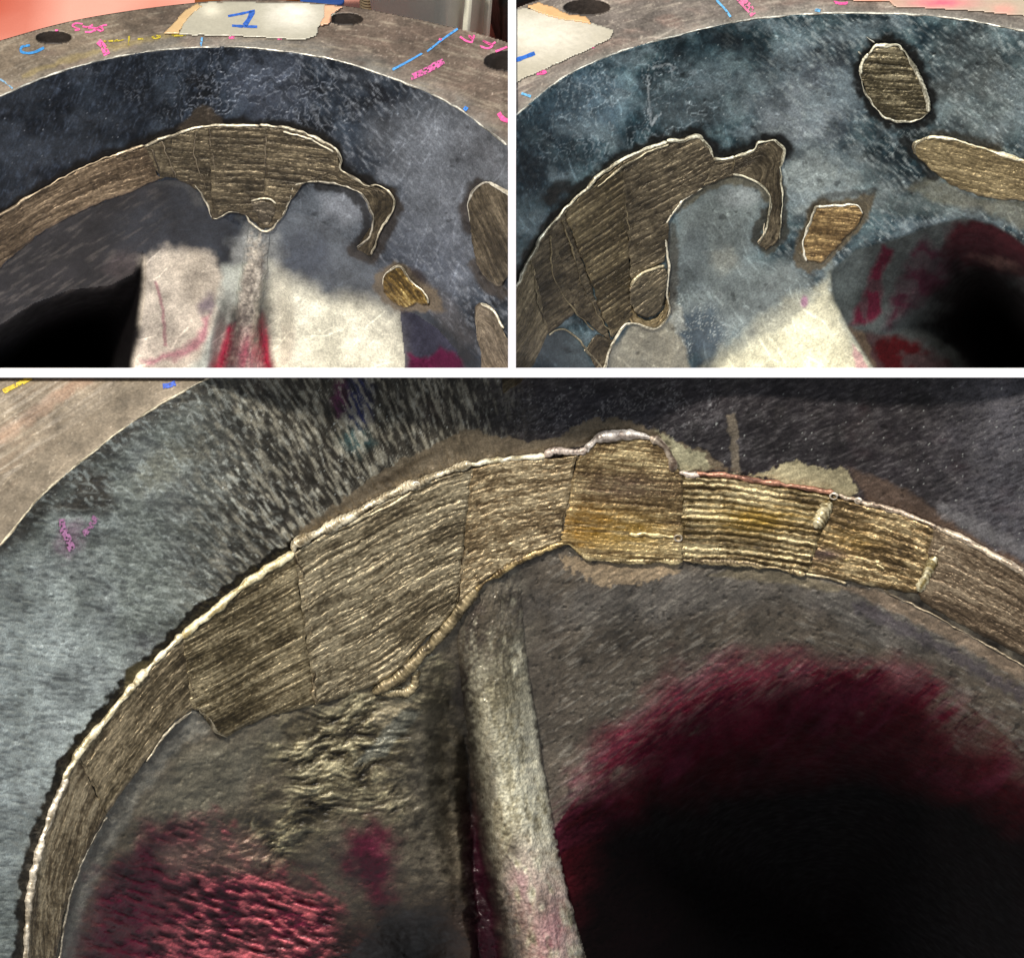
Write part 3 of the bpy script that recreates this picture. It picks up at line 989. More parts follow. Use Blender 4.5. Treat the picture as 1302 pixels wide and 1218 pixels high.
    f.mix(g * f.poly([(1205, 290), (1240, 272), (1290, 290), (1330, 330), (1330, 360), (1240, 350), (1200, 320)], 10, 10, 14, 6) * .9, (52, 9, 18))
    f.mix(g * f.blob(1270, 335, 34, 9, 15, .4, 9) * .6, (110, 84, 76))
    f.mix(g * f.poly([(1080, 418), (1110, 420), (1150, 430), (1210, 455), (1240, 500), (1110, 500), (1092, 442)], 8, 12, 20, 7) * (.6 + .4 * ss(.35, .6, fbm(X / 26, Y / 18, 5, 4))), (52, 9, 12))
    f.mix(g * f.poly([(1078, 416), (1100, 425), (1124, 500), (1108, 500), (1092, 445)], 3, 4, 10, 7) * .8, (84, 72, 58))
    f.mix(f.poly([(1083, 438), (1096, 452), (1108, 480), (1090, 480)], 2, 3, 8) * .7, (190, 140, 146))
    f.mix(ss(4, 46, dd2 + (fbm(X / 22, Y / 18, 3, 4) - .5) * 40) * i2, (9, 5, 5))  # black stands for the shade deep inside
    f.mix(f.blob(1190, 262, 90, 18, 2, .4, 16, 5) * .5, (70, 72, 66))
    f.mix(f.poly([(1190, 222), (1215, 240), (1262, 254), (1300, 252), (1340, 290), (1300, 292), (1250, 268), (1200, 262), (1150, 240)], 6, 6, 12, 5) * .7, (106, 104, 90))
    # --- soot and heat tint
    top = [(650, 372), (675, 324), (696, 289), (726, 256), (759, 228), (769, 216), (807, 193), (848, 177), (888, 172), (905, 188), (911, 201), (934, 198), (957, 189), (977, 177), (990, 180), (1000, 193)]
    f.mix(f.near(top, 5, 9, 6, 10) * .97, (16, 15, 13))
    f.mix(f.poly([(680, 300), (668, 318), (664, 340), (680, 330)], 4, 4) * .9, (48, 47, 42))
    f.mix(f.near([(700, 250), (712, 236), (730, 240)], 5, 10, 6, 9) * .9, (20, 20, 18))
    f.mix(f.near([(994, 240), (994, 300), (975, 318), (960, 300), (978, 268)], 5, 6, 6, 8) * .85, (52, 48, 38))
    f.mix(f.near([(1094, 84), (1114, 57), (1142, 56), (1158, 75), (1172, 102), (1181, 130), (1181, 146), (1154, 157), (1130, 154), (1112, 140), (1100, 115), (1092, 95)], 6, 9, 6, 8) * .97, (15, 14, 12))
    f.mix(f.near([(1158, 186), (1150, 182), (1166, 200), (1190, 224)], 4, 7, 6, 8) * .9, (20, 20, 18))
    f.mix(f.near([(1187, 172), (1225, 176), (1270, 190)], 3, 7, 4, 8) * .8, (46, 42, 34))
    f.mix(f.poly([(1009, 330), (1016, 296), (1030, 262), (1042, 256), (1090, 252), (1112, 244), (1108, 268), (1096, 290), (1072, 314), (1052, 338), (1030, 348), (1012, 342)], 3, 5, 10, 6) * .9, (88, 78, 60))
    f.mix(f.near([(1030, 268), (1044, 252), (1092, 246), (1112, 242)], 2, 5, 4, 8) * .6, (44, 38, 30))
    f.mix(f.near([(862, 262), (893, 238), (925, 226), (968, 236), (976, 250)], 5, 5, 4, 8) * .8, (88, 82, 66))
    f.mix(f.near([(852, 290), (856, 340), (852, 392)], 5, 6, 5, 10) * .7, (66, 60, 50))
    # --- flange
    fr = fl.astype(float)
    f.mix(fr, (104, 96, 90))
    f.mix(fr * ss(.45, .7, fbm(X / 40, Y / 14, 3)) * .5, (130, 108, 98))
    f.mix(fr * ss(.52, .8, f.polar(1080, 900, 3, 30, 5, 3, 900)) * .6, (152, 142, 130))
    f.mix(fr * f.near(E2, 4, 10, 3) * .5, (120, 116, 108))
    f.mix(fr * ss(.85, .98, sp) * .5, (180, 170, 156))
    f.mix(bm.astype(float), (56, 49, 45))
    f.h += fr * (vn(X / 3, Y / 3, 2) - .5) * .9 + wall * (fbm(X / 5, Y / 5, 4, 4) - .5) * 2.2

    mottle(f)
    scratches(f, wall * (1 - i1), 700, 20, 80, 8, 34, 1)
    chips(f, wall * (1 - i1) * (1 - crm), 700, 1.6, 5, 2)
    scratches(f, fr, 300, -30, 20, 10, 50, 3)
    P = empty('pump_casing', W(980, 470, 600), 'upper right blue grey bore casting with an oval weld patch on its wall', 'pump casing', 'weld repaired pump casings')
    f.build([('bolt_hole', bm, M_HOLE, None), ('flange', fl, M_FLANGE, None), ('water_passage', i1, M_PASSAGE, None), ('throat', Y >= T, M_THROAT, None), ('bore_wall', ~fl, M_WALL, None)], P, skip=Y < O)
    outer_wall(f, P, [p for p in O2 if 650 < p[0] < 880])
    bead(f, P, [(p[0], p[1] + .3) for p in E2 if 656 <= p[0] < 1350], r=1.6, rip=0, lift=.4, col=((130, 126, 116), (218, 216, 204)), name='bore_edge', seed=3, jit=.7, var=.5)

    # --- weld overlay
    pad(f, P, [(640, 395), (656, 367), (675, 327)], [(640, 500), (668, 478), (697, 424)], seed=11, h=5, cols=((62, 56, 44), (102, 94, 76), (150, 140, 116)), sa=.8)
    pad(f, P, [(676, 326), (688, 304), (700, 288)], [(698, 424), (715, 412), (731, 398)], ang=-36, seed=12, h=5, cols=WELD_D, nr=20, ramp=.5)
    pad(f, P, [(701, 287), (708, 279), (718, 270)], [(732, 399), (752, 416), (776, 436)], ang=-36, seed=13, h=4, cols=WELD_D, nr=20, ramp=.5)
    pad(f, P, [(718, 268), (726, 258), (759, 230), (790, 206)], [(778, 430), (787, 422), (797, 412), (805, 400)], ang=-34, seed=14, h=6, cols=((44, 39, 29), (82, 74, 57), (128, 118, 94)), nr=26, ramp=.7, along=34)
    pad(f, P, [(791, 205), (807, 196), (848, 180), (888, 175), (903, 188), (909, 203)], [(806, 400), (812, 352), (846, 330), (848, 283), (862, 262), (893, 240)], ang=-27, seed=15, h=6, cols=WELD_D, nr=18, ramp=.5)
    pad(f, P, [(910, 203), (934, 200), (957, 191), (977, 179), (985, 179), (997, 193), (992, 212), (995, 255), (991, 303), (977, 318)], [(895, 239), (926, 226), (950, 226), (967, 234), (977, 245), (979, 262), (977, 278), (972, 293), (966, 304), (964, 308)], seed=16, h=5, cols=WELD_D, along=14)
    pad(f, P, [(744, 443), (760, 425), (778, 436)], [(765, 478), (772, 462), (786, 424)], seed=17, h=4, cols=WELD_D)
    pad(f, P, [(802, 364), (812, 352), (826, 344), (843, 339), (848, 346)], [(802, 388), (810, 400), (827, 404), (840, 392), (848, 366)], ang=-38, seed=18, h=9, cols=((54, 50, 42), (90, 84, 70), (138, 128, 108)), nr=9, ramp=.5)
    pad(f, P, [(804, 392), (812, 403), (827, 406), (842, 394), (850, 370)], [(800, 408), (812, 414), (832, 418), (843, 412), (852, 394)], seed=19, h=6, cols=((80, 70, 48), (140, 126, 96), (204, 190, 156)), along=4)
    pad(f, P, [(1094, 90), (1096, 80), (1114, 60), (1142, 59), (1154, 73), (1170, 101), (1179, 127), (1180, 142)], [(1095, 100), (1104, 124), (1116, 142), (1134, 153), (1154, 155), (1166, 152), (1176, 149), (1179, 145)], ang=4, seed=20, h=6, cols=((34, 31, 22), (80, 74, 56), (166, 158, 132)), nr=0, along=40, sa=1.5, tilt=0, extra=None)
    pad(f, P, [(1163, 190), (1167, 180), (1187, 174), (1225, 180), (1302, 203), (1352, 220)], [(1165, 200), (1190, 221), (1215, 239), (1263, 253), (1310, 256), (1352, 262)], ang=13, seed=21, h=6, cols=((88, 78, 56), (128, 116, 88), (178, 164, 130)), along=30)
    pad(f, P, [(1020, 318), (1024, 298), (1035, 268), (1042, 262), (1089, 262), (1097, 274)], [(1025, 331), (1045, 334), (1058, 321), (1076, 303), (1090, 286), (1096, 277)], ang=4, seed=22, h=6, cols=((48, 36, 20), (112, 92, 62), (176, 152, 108)), along=26, sa=1.4)
    kw = dict(fade=.4, col=((112, 103, 82), (244, 238, 212)), r=2.8, lift=4.4, rip=.06)
    bead(f, P, [(646, 385), (656, 367), (675, 326), (696, 291), (726, 258), (746, 240)], seed=1, **kw)
    bead(f, P, [(744, 242), (769, 218), (807, 195), (848, 180)], seed=2, **kw)
    bead(f, P, [(760, 238), (790, 214), (820, 196), (850, 184)], seed=12, col=((90, 82, 66), (200, 190, 160)), r=1.7, lift=6.5)
    bead(f, P, [(848, 180), (868, 179), (888, 174), (893, 180)], seed=3, col=kw['col'], r=3.4, lift=4.4, rip=.05)
    bead(f, P, [(890, 176), (903, 190), (908, 203)], seed=4, col=kw['col'], r=2.6, lift=4.4)
    bead(f, P, [(907, 203), (920, 203), (934, 200)], seed=5, **kw)
    bead(f, P, [(934, 200), (957, 192), (964, 182), (979, 179), (986, 180), (997, 193), (992, 214)], seed=6, col=kw['col'], r=2.3, lift=4.4)
    bead(f, P, [(992, 212), (995, 255), (991, 304)], seed=7, col=kw['col'], r=1.6, lift=4)
    bead(f, P, [(932, 222), (948, 226), (966, 234), (977, 246), (979, 264), (975, 290), (964, 310)], seed=8, col=((90, 84, 68), (222, 214, 188)), r=1.9, lift=4)
    bead(f, P, [(972, 284), (970, 298), (964, 309)], seed=18, col=((200, 180, 150), (236, 222, 196)), r=2.2, lift=4.5)
    bead(f, P, [(893, 240), (872, 252), (858, 268), (848, 285), (847, 310), (851, 340), (848, 367), (851, 395), (843, 411), (831, 418), (802, 411), (787, 423), (774, 447), (766, 478)], seed=9, col=((120, 112, 92), (236, 228, 206)), r=1.9, lift=4.2)
    bead(f, P, [(766, 470), (744, 443), (729, 425), (713, 419), (698, 426)], seed=10, col=((80, 74, 60), (150, 140, 116)), r=1.5, lift=3)
    bead(f, P, [(802, 364), (812, 352), (828, 343), (845, 339)], seed=11, col=((130, 118, 92), (190, 178, 146)), r=2.6, lift=8)
    bead(f, P, [(1094, 94), (1095, 82), (1104, 69)], seed=13, col=kw['col'], r=2.4, lift=5, rip=.25, per=5)
    bead(f, P, [(1102, 72), (1114, 60), (1128, 58), (1142, 58), (1147, 64)], seed=14, col=kw['col'], r=3.4, lift=5, rip=.1, per=5)
    bead(f, P, [(1146, 62), (1156, 74), (1170, 101), (1179, 128), (1180, 143)], seed=15, col=((130, 124, 104), (228, 222, 200)), r=2.8, lift=5, rip=.3, per=5)
    bead(f, P, [(1094, 92), (1098, 112), (1108, 131), (1122, 147), (1134, 153), (1154, 155), (1172, 151), (1180, 144)], seed=16, col=((100, 94, 78), (220, 214, 192)), r=1.8, lift=4)
    bead(f, P, [(1163, 196), (1162, 186), (1167, 180), (1180, 176)], seed=17, col=((110, 100, 80), (200, 190, 160)), r=2.2, lift=5, rip=.25, per=4)
    bead(f, P, [(1178, 176), (1188, 174), (1225, 181), (1270, 195), (1302, 204), (1350, 220)], seed=19, col=((206, 190, 150), (248, 240, 212)), r=3.1, lift=5, rip=.03)
    bead(f, P, [(1025, 332), (1021, 314), (1024, 298), (1036, 267), (1042, 262)], seed=21, col=((150, 142, 122), (240, 234, 216)), r=1.9, lift=5)
    bead(f, P, [(1040, 263), (1064, 262), (1089, 261), (1097, 272)], seed=22, col=((150, 142, 122), (240, 234, 216)), r=2.1, lift=5)
    for q, sd in (([(675, 332), (680, 360), (686, 392), (698, 422)], 1), ([(700, 300), (702, 345), (714, 372), (732, 396), (755, 420)], 2), ([(716, 280), (729, 325), (744, 370), (764, 405), (780, 428)], 3), ([(794, 256), (800, 295), (804, 350)], 4), ([(933, 203), (931, 220)], 5), ([(702, 287), (716, 272), (722, 262)], 6)):
        bead(f, P, q, r=1.7 if sd in (2, 3) else 1.2, lift=4.5, rip=.35, per=5, seed=20 + sd, col=((62, 54, 42), (130, 118, 92)), name='weld_seam', var=.6, jit=2)
    for q, sd in (([(1102, 47), (1107, 51), (1112, 55)], 1), ([(1091, 66), (1095, 70)], 2)):
        bead(f, P, q, r=1.3, lift=1, seed=40 + sd, col=((120, 116, 104), (190, 186, 170)), name='weld_spatter', rip=0)
    # --- chalk on the flange
    B, PK = (92, 160, 204), (222, 84, 150)
    mark(f, P, [(906, -14), (911, 0), (921, 11), (929, 22)], 2.8, B, seed=31, hole=.25)
    mark(f, P, [(932, -16), (943, 0), (952, 10), (959, 19)], 11, (206, 110, 150), seed=32, hole=.42)
    mark(f, P, [(663, 119), (675, 123)], 3, B, seed=33)
    mark(f, P, [(682, 93), (690, 92), (694, 90)], 6, PK, seed=34, hole=.3)
    mark(f, P, [(744, 63), (756, 60)], 3, PK, seed=35)
    mark(f, P, [(1036, 13), (1043, 14)], 4, B, seed=36)
    mark(f, P, [(1060, 3), (1070, 5), (1078, 4)], 3, PK, seed=37)
    t1 = sheet(f, [(650, 12), (673, 11), (700, 17), (751, 30), (765, 34), (780, 39), (775, 49), (745, 64), (711, 79), (680, 93), (650, 107)], (156, 150, 134), 1.8, seed=6, wr=1.4, spots=[((214, 208, 196), 690, 45, 60, 30)])
    tag(t1, 'crumpled grey tape on the upper right flange at its far left corner', 'tape', 'tape pieces on the flanges')
    mark(f, t1, [(650, 79), (664, 74), (680, 68)], 5.5, (24, 96, 186), name='marker_stroke', off=5, hole=.1, seed=3)
    t2 = sheet(f, [(668, 8), (684, 4), (700, 8), (720, 18), (746, 22), (751, 30), (720, 26), (690, 18)], (190, 152, 108), 3.4, seed=7)
    tag(t2, 'tan torn paper edge below the bolt hole on the upper right flange', 'paper')
    t3 = sheet(f, [(1064, -30), (1350, -30), (1350, 27), (1302, 20), (1225, 13), (1137, 8), (1130, 2), (1064, 0)], (164, 150, 132), 1.8, seed=8, wr=.8,
               spots=[((222, 70, 110), 1195, 5, 40, 7), ((226, 132, 104), 1108, 2, 26, 9), ((212, 140, 130), 1276, 14, 14, 8)])
    tag(t3, 'pale tape with pink smears along the top of the upper right flange', 'tape', 'tape pieces on the flanges')
    return f


# =================================================================== lower casting
def panel_three():
    H = 740.
    f = Field(-60, 1362, 477, 1290, 1.5)
    X, Y = f.X, f.Y
    E3 = [(-80, 800), (-40, 738), (0, 693), (15, 676), (51, 632), (109, 582), (162, 541), (215, 508), (266, 480), (350, 440), (500, 385), (700, 345), (900, 335), (1100, 360), (1370, 450)]
    E = chain(E3, X)
    C3 = [(-80, 1900), (40, 1400), (65, 1270), (72, 1218), (87, 1142), (112, 1077), (135, 1035), (165, 993), (188, 963), (215, 923), (243, 903), (320, 913), (399, 897), (472, 872), (505, 870), (535, 838), (579, 785), (627, 730), (678, 703), (714, 692), (739, 706), (868, 711), (944, 715), (1026, 729), (1076, 741), (1123, 750), (1170, 772), (1223, 801), (1302, 846), (1370, 880)]
    C = chain(C3, X)
    f.d = np.where(Y < E, H - Y, H - E + .5 * (Y - E)) + .28 * np.clip(Y - C, 0, 260)
    # big passage at the right, its wall bending away under the seat
    HB = [(700, 1060), (735, 1010), (780, 960), (840, 905), (930, 868), (1040, 850), (1120, 850), (1185, 868), (1240, 902), (1302, 955), (1400, 1040), (1900, 1500), (1900, 2600), (900, 2600), (800, 1500), (745, 1218), (722, 1140)]
    i1, dd1 = hole(f, HB, .5, .016, 1900, 26)
    WB = [(660, 745), (700, 735), (900, 740), (1050, 765), (1170, 810), (1260, 860), (1400, 960), (1900, 1400), (1900, 2600), (800, 2600), (700, 1050), (672, 850)]
    i1b, dd1b = hole(f, WB, .25, .0006, 140, 14)
    # left passage, with a lip at its upper left
    HL = [(60, 1700), (92, 1190), (118, 1135), (160, 1085), (215, 1050), (300, 1030), (380, 1040), (440, 1080), (520, 1100), (590, 1130), (640, 1230), (680, 1700)]
    i2, dd2 = hole(f, HL, .6, .003, 230, 14)
    HD = [(440, 1600), (430, 1230), (500, 1150), (560, 1150), (600, 1200), (640, 1600)]
    i3, dd3 = hole(f, HD, .8, .02, 600, 10)
    f.d += 40 * f.blob(585, 1010, 36, 170, -6, 0)
    f.smooth(2.6)
    base_metal(f, (40, 37, 34), (78, 73, 66), (116, 110, 98), 3, 22)
    fl = Y < E
    B3 = [(32, 1218), (38, 1132), (53, 1069), (84, 988), (96, 963), (127, 923), (172, 870), (231, 809), (279, 771), (330, 731), (373, 704), (416, 674), (492, 633), (563, 603), (640, 584), (735, 573), (749, 564), (802, 552), (843, 566), (859, 599), (919, 604), (1060, 625), (1144, 651), (1191, 670), (1262, 704), (1302, 727), (1370, 768)]
    Bc = chain([(-80, 1800), (10, 1330)] + B3, X)
    wall = ((~fl) & (Y < Bc + 20) & (Y < C)).astype(float)
    # --- bore wall: cool sheen painted into the left, hatched middle, dark right
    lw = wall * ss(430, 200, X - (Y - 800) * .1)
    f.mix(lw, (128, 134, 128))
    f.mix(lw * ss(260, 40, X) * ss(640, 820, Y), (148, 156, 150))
    f.mix(f.blob(30, 920, 130, 260, 12, .4, 50, 4) * .85 * lw, (206, 216, 214))  # bluish white sheen painted as pale colour
    f.mix(lw * ss(.5, .75, fbm(X / 50, Y / 50, 5)) * .3, (100, 100, 106))
    f.mix(f.blob(205, 930 - 60, 70, 60, -45, .4, 30, 7) * lw * .6, (84, 76, 92))
    f.mix(f.poly([(60, 650), (110, 600), (140, 605), (150, 640), (130, 655), (50, 650)], 10, 10, 24, 4) * .85, (64, 56, 48))
    f.mix(f.blob(215, 590, 70, 26, -32, .4, 24, 4) * .7, (146, 146, 132))
    f.mix(f.near(E3[2:9], 8, 22, 8, 20) * wall * .75, (62, 54, 48))
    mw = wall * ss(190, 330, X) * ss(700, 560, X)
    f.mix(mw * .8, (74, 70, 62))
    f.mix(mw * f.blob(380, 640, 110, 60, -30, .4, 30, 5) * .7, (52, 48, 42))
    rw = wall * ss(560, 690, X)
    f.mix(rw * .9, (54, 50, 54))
    f.mix(rw * ss(1150, 1310, X) * .7, (98, 97, 104))
    f.mix(rw * f.blob(930, 560, 160, 45, 8, .4, 40, 5) * .6, (42, 40, 42))
    f.mix(rw * f.blob(760, 520, 90, 34, 0, .4, 30, 6) * .5, (46, 46, 56))
    f.mix(f.blob(455, 510, 22, 38, 0, .4, 12, 4) * .8, (42, 50, 104))
    f.mix(f.blob(433, 505, 12, 28, 5, .5, 9, 5) * .75, (104, 36, 82))
    f.mix(f.blob(452, 560, 24, 22, 0, .5, 10, 5) * .45, (70, 116, 120))
    f.mix(f.blob(88, 685, 20, 30, 25, .5, 14, 5) * .55, (170, 132, 158))
    s0 = f.polar(760, 1160, 16, 3.0, 3, 3, 600.)
    s0b = f.polar(760, 1160, 9, 2.2, 5, 2, 600.)
    sL = f.streak(8, 11, 3.0, 8, 3)
    sR = f.streak(-22, 9, 2.6, 6, 4)
    hatch = mw * ss(700, 470, Y + .25 * np.abs(X - 480))
    strokes(f, mw * .9, s0, .5, .68, (176, 170, 152), .7, 3.8)
    strokes(f, mw, s0b, .58, .8, (206, 204, 190), .5, 1.4)
    f.mix(mw * ss(.46, .3, s0) * .7, (40, 37, 32))
    strokes(f, lw, sL, .52, .74, (184, 190, 184), .35, 1.9)
    f.mix(lw * ss(.45, .3, sL) * .5, (76, 78, 80))
    strokes(f, lw, s0b, .6, .8, (210, 220, 216), .4, 1.0)
    strokes(f, rw, sR, .48, .85, (116, 112, 114), .45, 1.1)
    f.mix(rw * ss(.46, .3, sR) * .6, (34, 30, 34))
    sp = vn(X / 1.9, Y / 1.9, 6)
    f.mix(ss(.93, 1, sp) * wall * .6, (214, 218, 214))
    line, st = f.flakes(40, 4)
    f.mix(line * rw * f.blob(760, 520, 160, 45, 0, .5, 30) * .5, (150, 148, 150))
    f.h += wall * (fbm(X / 6, Y / 6, 4, 3) - .5) * 2.0
    # --- heat tint and ground halo outside the weld
    f.mix(f.near([(q[0] - 4, q[1] - 3) for q in B3[:12]], 9, 4, 7, 10) * (Y < Bc + 6), (20, 17, 12))
    f.mix(f.poly([(158, 880), (160, 852), (176, 842), (196, 838), (182, 860), (165, 888)], 2, 3) * 1.0, (70, 64, 44))
    halo = [(375, 700), (385, 672), (430, 640), (500, 590), (560, 560), (590, 545), (620, 550), (660, 560), (700, 560), (735, 540), (765, 533), (800, 534), (830, 545), (860, 562), (900, 575), (925, 600), (860, 602), (846, 566), (802, 550), (750, 562), (700, 574), (640, 584), (563, 602), (492, 632), (416, 672)]
    f.mix(f.poly(halo, 1.5, 7, 8, 5) * .95, (118, 106, 88))
    f.mix(f.poly([(385, 700), (390, 672), (440, 640), (520, 600), (560, 570), (500, 600), (430, 648), (376, 690)], 6, 6, 14, 5) * .7, (70, 58, 42))
    f.mix(f.poly([(835, 548), (868, 566), (895, 578), (905, 596), (862, 598), (850, 570)], 1.2, 6, 5, 5) * .95, (176, 170, 140))
    f.mix(f.poly([(925, 602), (960, 604), (1000, 588), (1010, 584), (1040, 594), (1075, 596), (1092, 622), (1080, 632), (1000, 614)], 1.2, 7, 5, 6) * .95, (178, 168, 136))
    f.mix(f.poly([(1078, 596), (1110, 605), (1150, 622), (1200, 655), (1250, 690), (1302, 715), (1302, 728), (1250, 702), (1185, 668), (1100, 634)], 4, 5, 10, 6) * .9, (92, 76, 66))
    f.mix(f.near([(1200, 650), (1240, 668), (1300, 700)], 5, 8, 7, 8) * .6, (120, 118, 120))
    f.mix(f.poly([(922, 528), (936, 526), (938, 556), (942, 600), (932, 600), (930, 570)], 1.5, 5, 7) * .8, (120, 110, 96))
    # --- below the seat
    low = ((Y >= C)).astype(float)
    f.mix(low * ss(640, 700, X) * .85, (96, 87, 77))
    f.mix(low * f.blob(850, 760, 170, 36, -6, .4, 30, 4) * .6, (112, 108, 104))
    f.mix(low * f.blob(1130, 790, 150, 34, 22, .4, 26, 4) * .6, (102, 100, 98))
    f.mix(low * f.blob(760, 850, 80, 90, 20, .4, 26, 4) * .5, (74, 68, 60))
    f.mix(low * f.near([(770, 812), (840, 822), (900, 830), (880, 815)], 4, 16, 12, 16) * .5, (50, 46, 42))
    sB = f.streak(-32, 14, 3, 7, 3)
    sB2 = f.streak(25, 16, 3, 7, 3)
    strokes(f, low * ss(660, 720, X) * ss(1000, 900, X), sB, .54, .8, (150, 144, 134), .5, 1.4)
    strokes(f, low * ss(940, 1040, X), sB2, .54, .8, (144, 140, 132), .5, 1.4)
    pits = ss(.66, .78, fbm(X / 7, Y / 5, 8, 3))
    f.mix(pits * low * .6, (34, 31, 28))
    f.h -= pits * low * 2
    f.mix(f.poly([(710, 705), (740, 712), (868, 716), (860, 728), (820, 742), (790, 742), (765, 745), (740, 730), (718, 720)], 1.4, 9, 5, 5) * .95, (166, 146, 120))
    f.mix(f.poly([(944, 718), (1026, 732), (1080, 746), (1060, 752), (1000, 742), (900, 732)], 3, 3, 9) * .8, (128, 118, 98))
    f.mix(f.poly([(1060, 742), (1123, 752), (1170, 774), (1223, 803), (1302, 848), (1302, 866), (1210, 815), (1150, 785), (1100, 760)], 3, 4, 9) * .9, (130, 114, 98))
    f.mix(f.near([(1090, 770), (1180, 815), (1302, 885)], 3, 8, 8, 9) * .6, (72, 66, 76))
    # dye in the right passage, then black painted in for its shade
    ring = low * ss(-46, 10, dd1 - 30 + 0 * X) * ss(650, 720, X)
    dyem = ss(.36, .62, f.streak(-35, 40, 12, 9, 4) * .6 + .4 * fbm(X / 26, Y / 26, 3, 4) + .42 * f.blob(980, 890, 330, 90, -12, .2, 40) - .22)
    dz = f.poly([(690, 1045), (720, 990), (770, 930), (830, 880), (880, 850), (960, 826), (1060, 838), (1130, 842), (1190, 862), (1240, 900), (1302, 950), (1380, 1000), (1380, 1100), (700, 1100)], 22, 18, 34, 6)
    f.mix(dz * (.1 + .8 * dyem), (92, 11, 38))
    f.mix(dz * ss(.52, .7, f.streak(-36, 18, 2.6, 4, 4)) * .3 * ss(60, 10, dd1), (120, 104, 98))
    f.mix(dz * ss(.55, .7, f.streak(-36, 24, 3.4, 8, 4)) * .6 * ss(60, 10, dd1), (60, 8, 34))
    dd1 = dd1 + .9 * np.clip(Y - 985, 0, None) * (dd1 > 0)
    f.mix(dz * ss(.55, .75, f.streak(-38, 50, 10, 2, 3)) * .4 * ss(50, 0, dd1), (140, 104, 108))
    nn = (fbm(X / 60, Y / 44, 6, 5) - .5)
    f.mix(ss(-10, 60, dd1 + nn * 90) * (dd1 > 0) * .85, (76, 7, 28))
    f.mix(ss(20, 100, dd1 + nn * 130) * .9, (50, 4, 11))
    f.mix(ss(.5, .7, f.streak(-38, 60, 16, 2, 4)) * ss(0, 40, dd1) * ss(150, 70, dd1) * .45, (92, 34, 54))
    f.mix(ss(70, 180, dd1 + nn * 120), (10, 3, 4))  # unlit depth painted black
    # left shelf and passage
    ll = low * ss(660, 600, X)
    f.mix(ll * .8, (102, 93, 79))
    f.mix(f.near([(72, 1230), (87, 1150), (112, 1085), (165, 1000), (215, 930), (250, 912)], 14, 14, 8, 12) * ll * .8, (134, 130, 120))
    f.mix(f.near([(70, 1225), (92, 1140), (150, 1022), (200, 950), (240, 910)], 3, 6, 7, 6) * ll * .5, (60, 56, 52))
    f.mix(ll * f.blob(270, 985, 110, 50, -30, .4, 30, 4) * .7, (112, 108, 94))
    f.mix(ll * f.blob(560, 950, 60, 110, 10, .4, 30, 5) * .7, (74, 70, 60))
    # flaky torn metal under the seat
    fm = f.poly([(400, 908), (470, 882), (548, 850), (512, 930), (498, 985), (505, 1030), (440, 1030), (390, 1060), (350, 1110), (300, 1095), (330, 1040), (372, 990), (350, 950)], 34, 30, 30, 4)
    wv = 40 * (fbm(X / 60, Y / 60, 3, 2) - .5)
    sF = fbm((X + wv) / 19, (Y + .16 * X + wv) / 6.5, 7, 5, .6)
    sF2 = f.streak(-20, 10, 3.0, 2, 3)
    f.h += fm * ((sF - .5) * 24 + (sF2 - .5) * 5)
    f.mix(fm * .8, (92, 84, 62))
    f.mix(fm * ss(.52, .68, sF) * .9, (176, 166, 134))
    f.mix(fm * ss(.47, .34, sF) * .9, (36, 31, 24))
    f.mix(f.poly([(505, 875), (548, 850), (520, 895), (490, 925), (470, 915)], 3, 4, 8) * .9, (160, 148, 122))
    f.mix(f.poly([(510, 900), (535, 905), (490, 960), (450, 975), (480, 935)], 4, 5, 10) * .8, (108, 108, 98))
    f.mix(ll * f.blob(600, 850, 22, 110, 4, .4, 20, 5) * .75, (48, 40, 38))
    mot = ll * f.poly([(500, 960), (560, 900), (600, 1000), (610, 1110), (540, 1130), (500, 1080)], 18, 14, 30)
    f.mix(mot * ss(.5, .62, fbm(X / 9, Y / 7, 7, 4)) * .6, (44, 40, 34))
    f.mix(mot * ss(.48, .36, fbm(X / 9, Y / 7, 7, 4)) * .35, (126, 118, 100))
    # rough dyed slab
    ds = f.poly([(60, 1300), (100, 1200), (120, 1130), (170, 1075), (230, 1046), (260, 1040), (300, 1080), (350, 1110), (420, 1140), (450, 1190), (430, 1300)], 26, 30, 26, 8)
    sD = f.streak(18, 17, 5.5, 9, 4)
    sD2 = f.streak(-30, 12, 4, 1, 3)
    f.h += ds * ((sD - .5) * 20 + (sD2 - .5) * 4)
    f.mix(ds * (.7 + .28 * ss(.35, .6, fbm(X / 30, Y / 20, 7, 5))), (104, 24, 52))
    f.mix(ds * ss(.5, .64, sD) * .95 * ss(190, 290, X + .4 * (Y - 1100)), (206, 104, 112))  # glossy highlight on the ridges, painted pink
    f.mix(ds * ss(.47, .33, sD) * .85, (48, 10, 24))  # troughs painted darker as if shaded
    f.mix(f.poly([(200, 1080), (260, 1060), (330, 1060), (360, 1100), (300, 1110), (220, 1110)], 14, 14, 24, 5) * .7, (148, 122, 108))
    f.mix(f.poly([(445, 1060), (470, 1040), (495, 1060), (500, 1105), (500, 1140), (480, 1165), (455, 1130), (435, 1112)], 20, 18, 16, 5) * .95, (84, 14, 42))
    f.mix(ll * ss(1120, 1200, Y + .18 * (X - 420)) * ss(380, 440, X) * .9, (44, 32, 28))
    f.mix(ll * ss(0, 70, dd3) * .9, (16, 11, 9))  # shade in the deep hollow painted near black
    f.h += low * ((fbm(X / 7, Y / 6, 5, 4) - .5) * 3.0 + (fbm(X / 26, Y / 18, 2, 4) - .5) * 12 * ll) + low * (vn(X / 2.5, Y / 2.5, 3) - .5) * .8
    # --- flange
    fr = fl.astype(float)
    f.mix(fr, (124, 113, 98))
    x, y = rot(X, Y, -33)
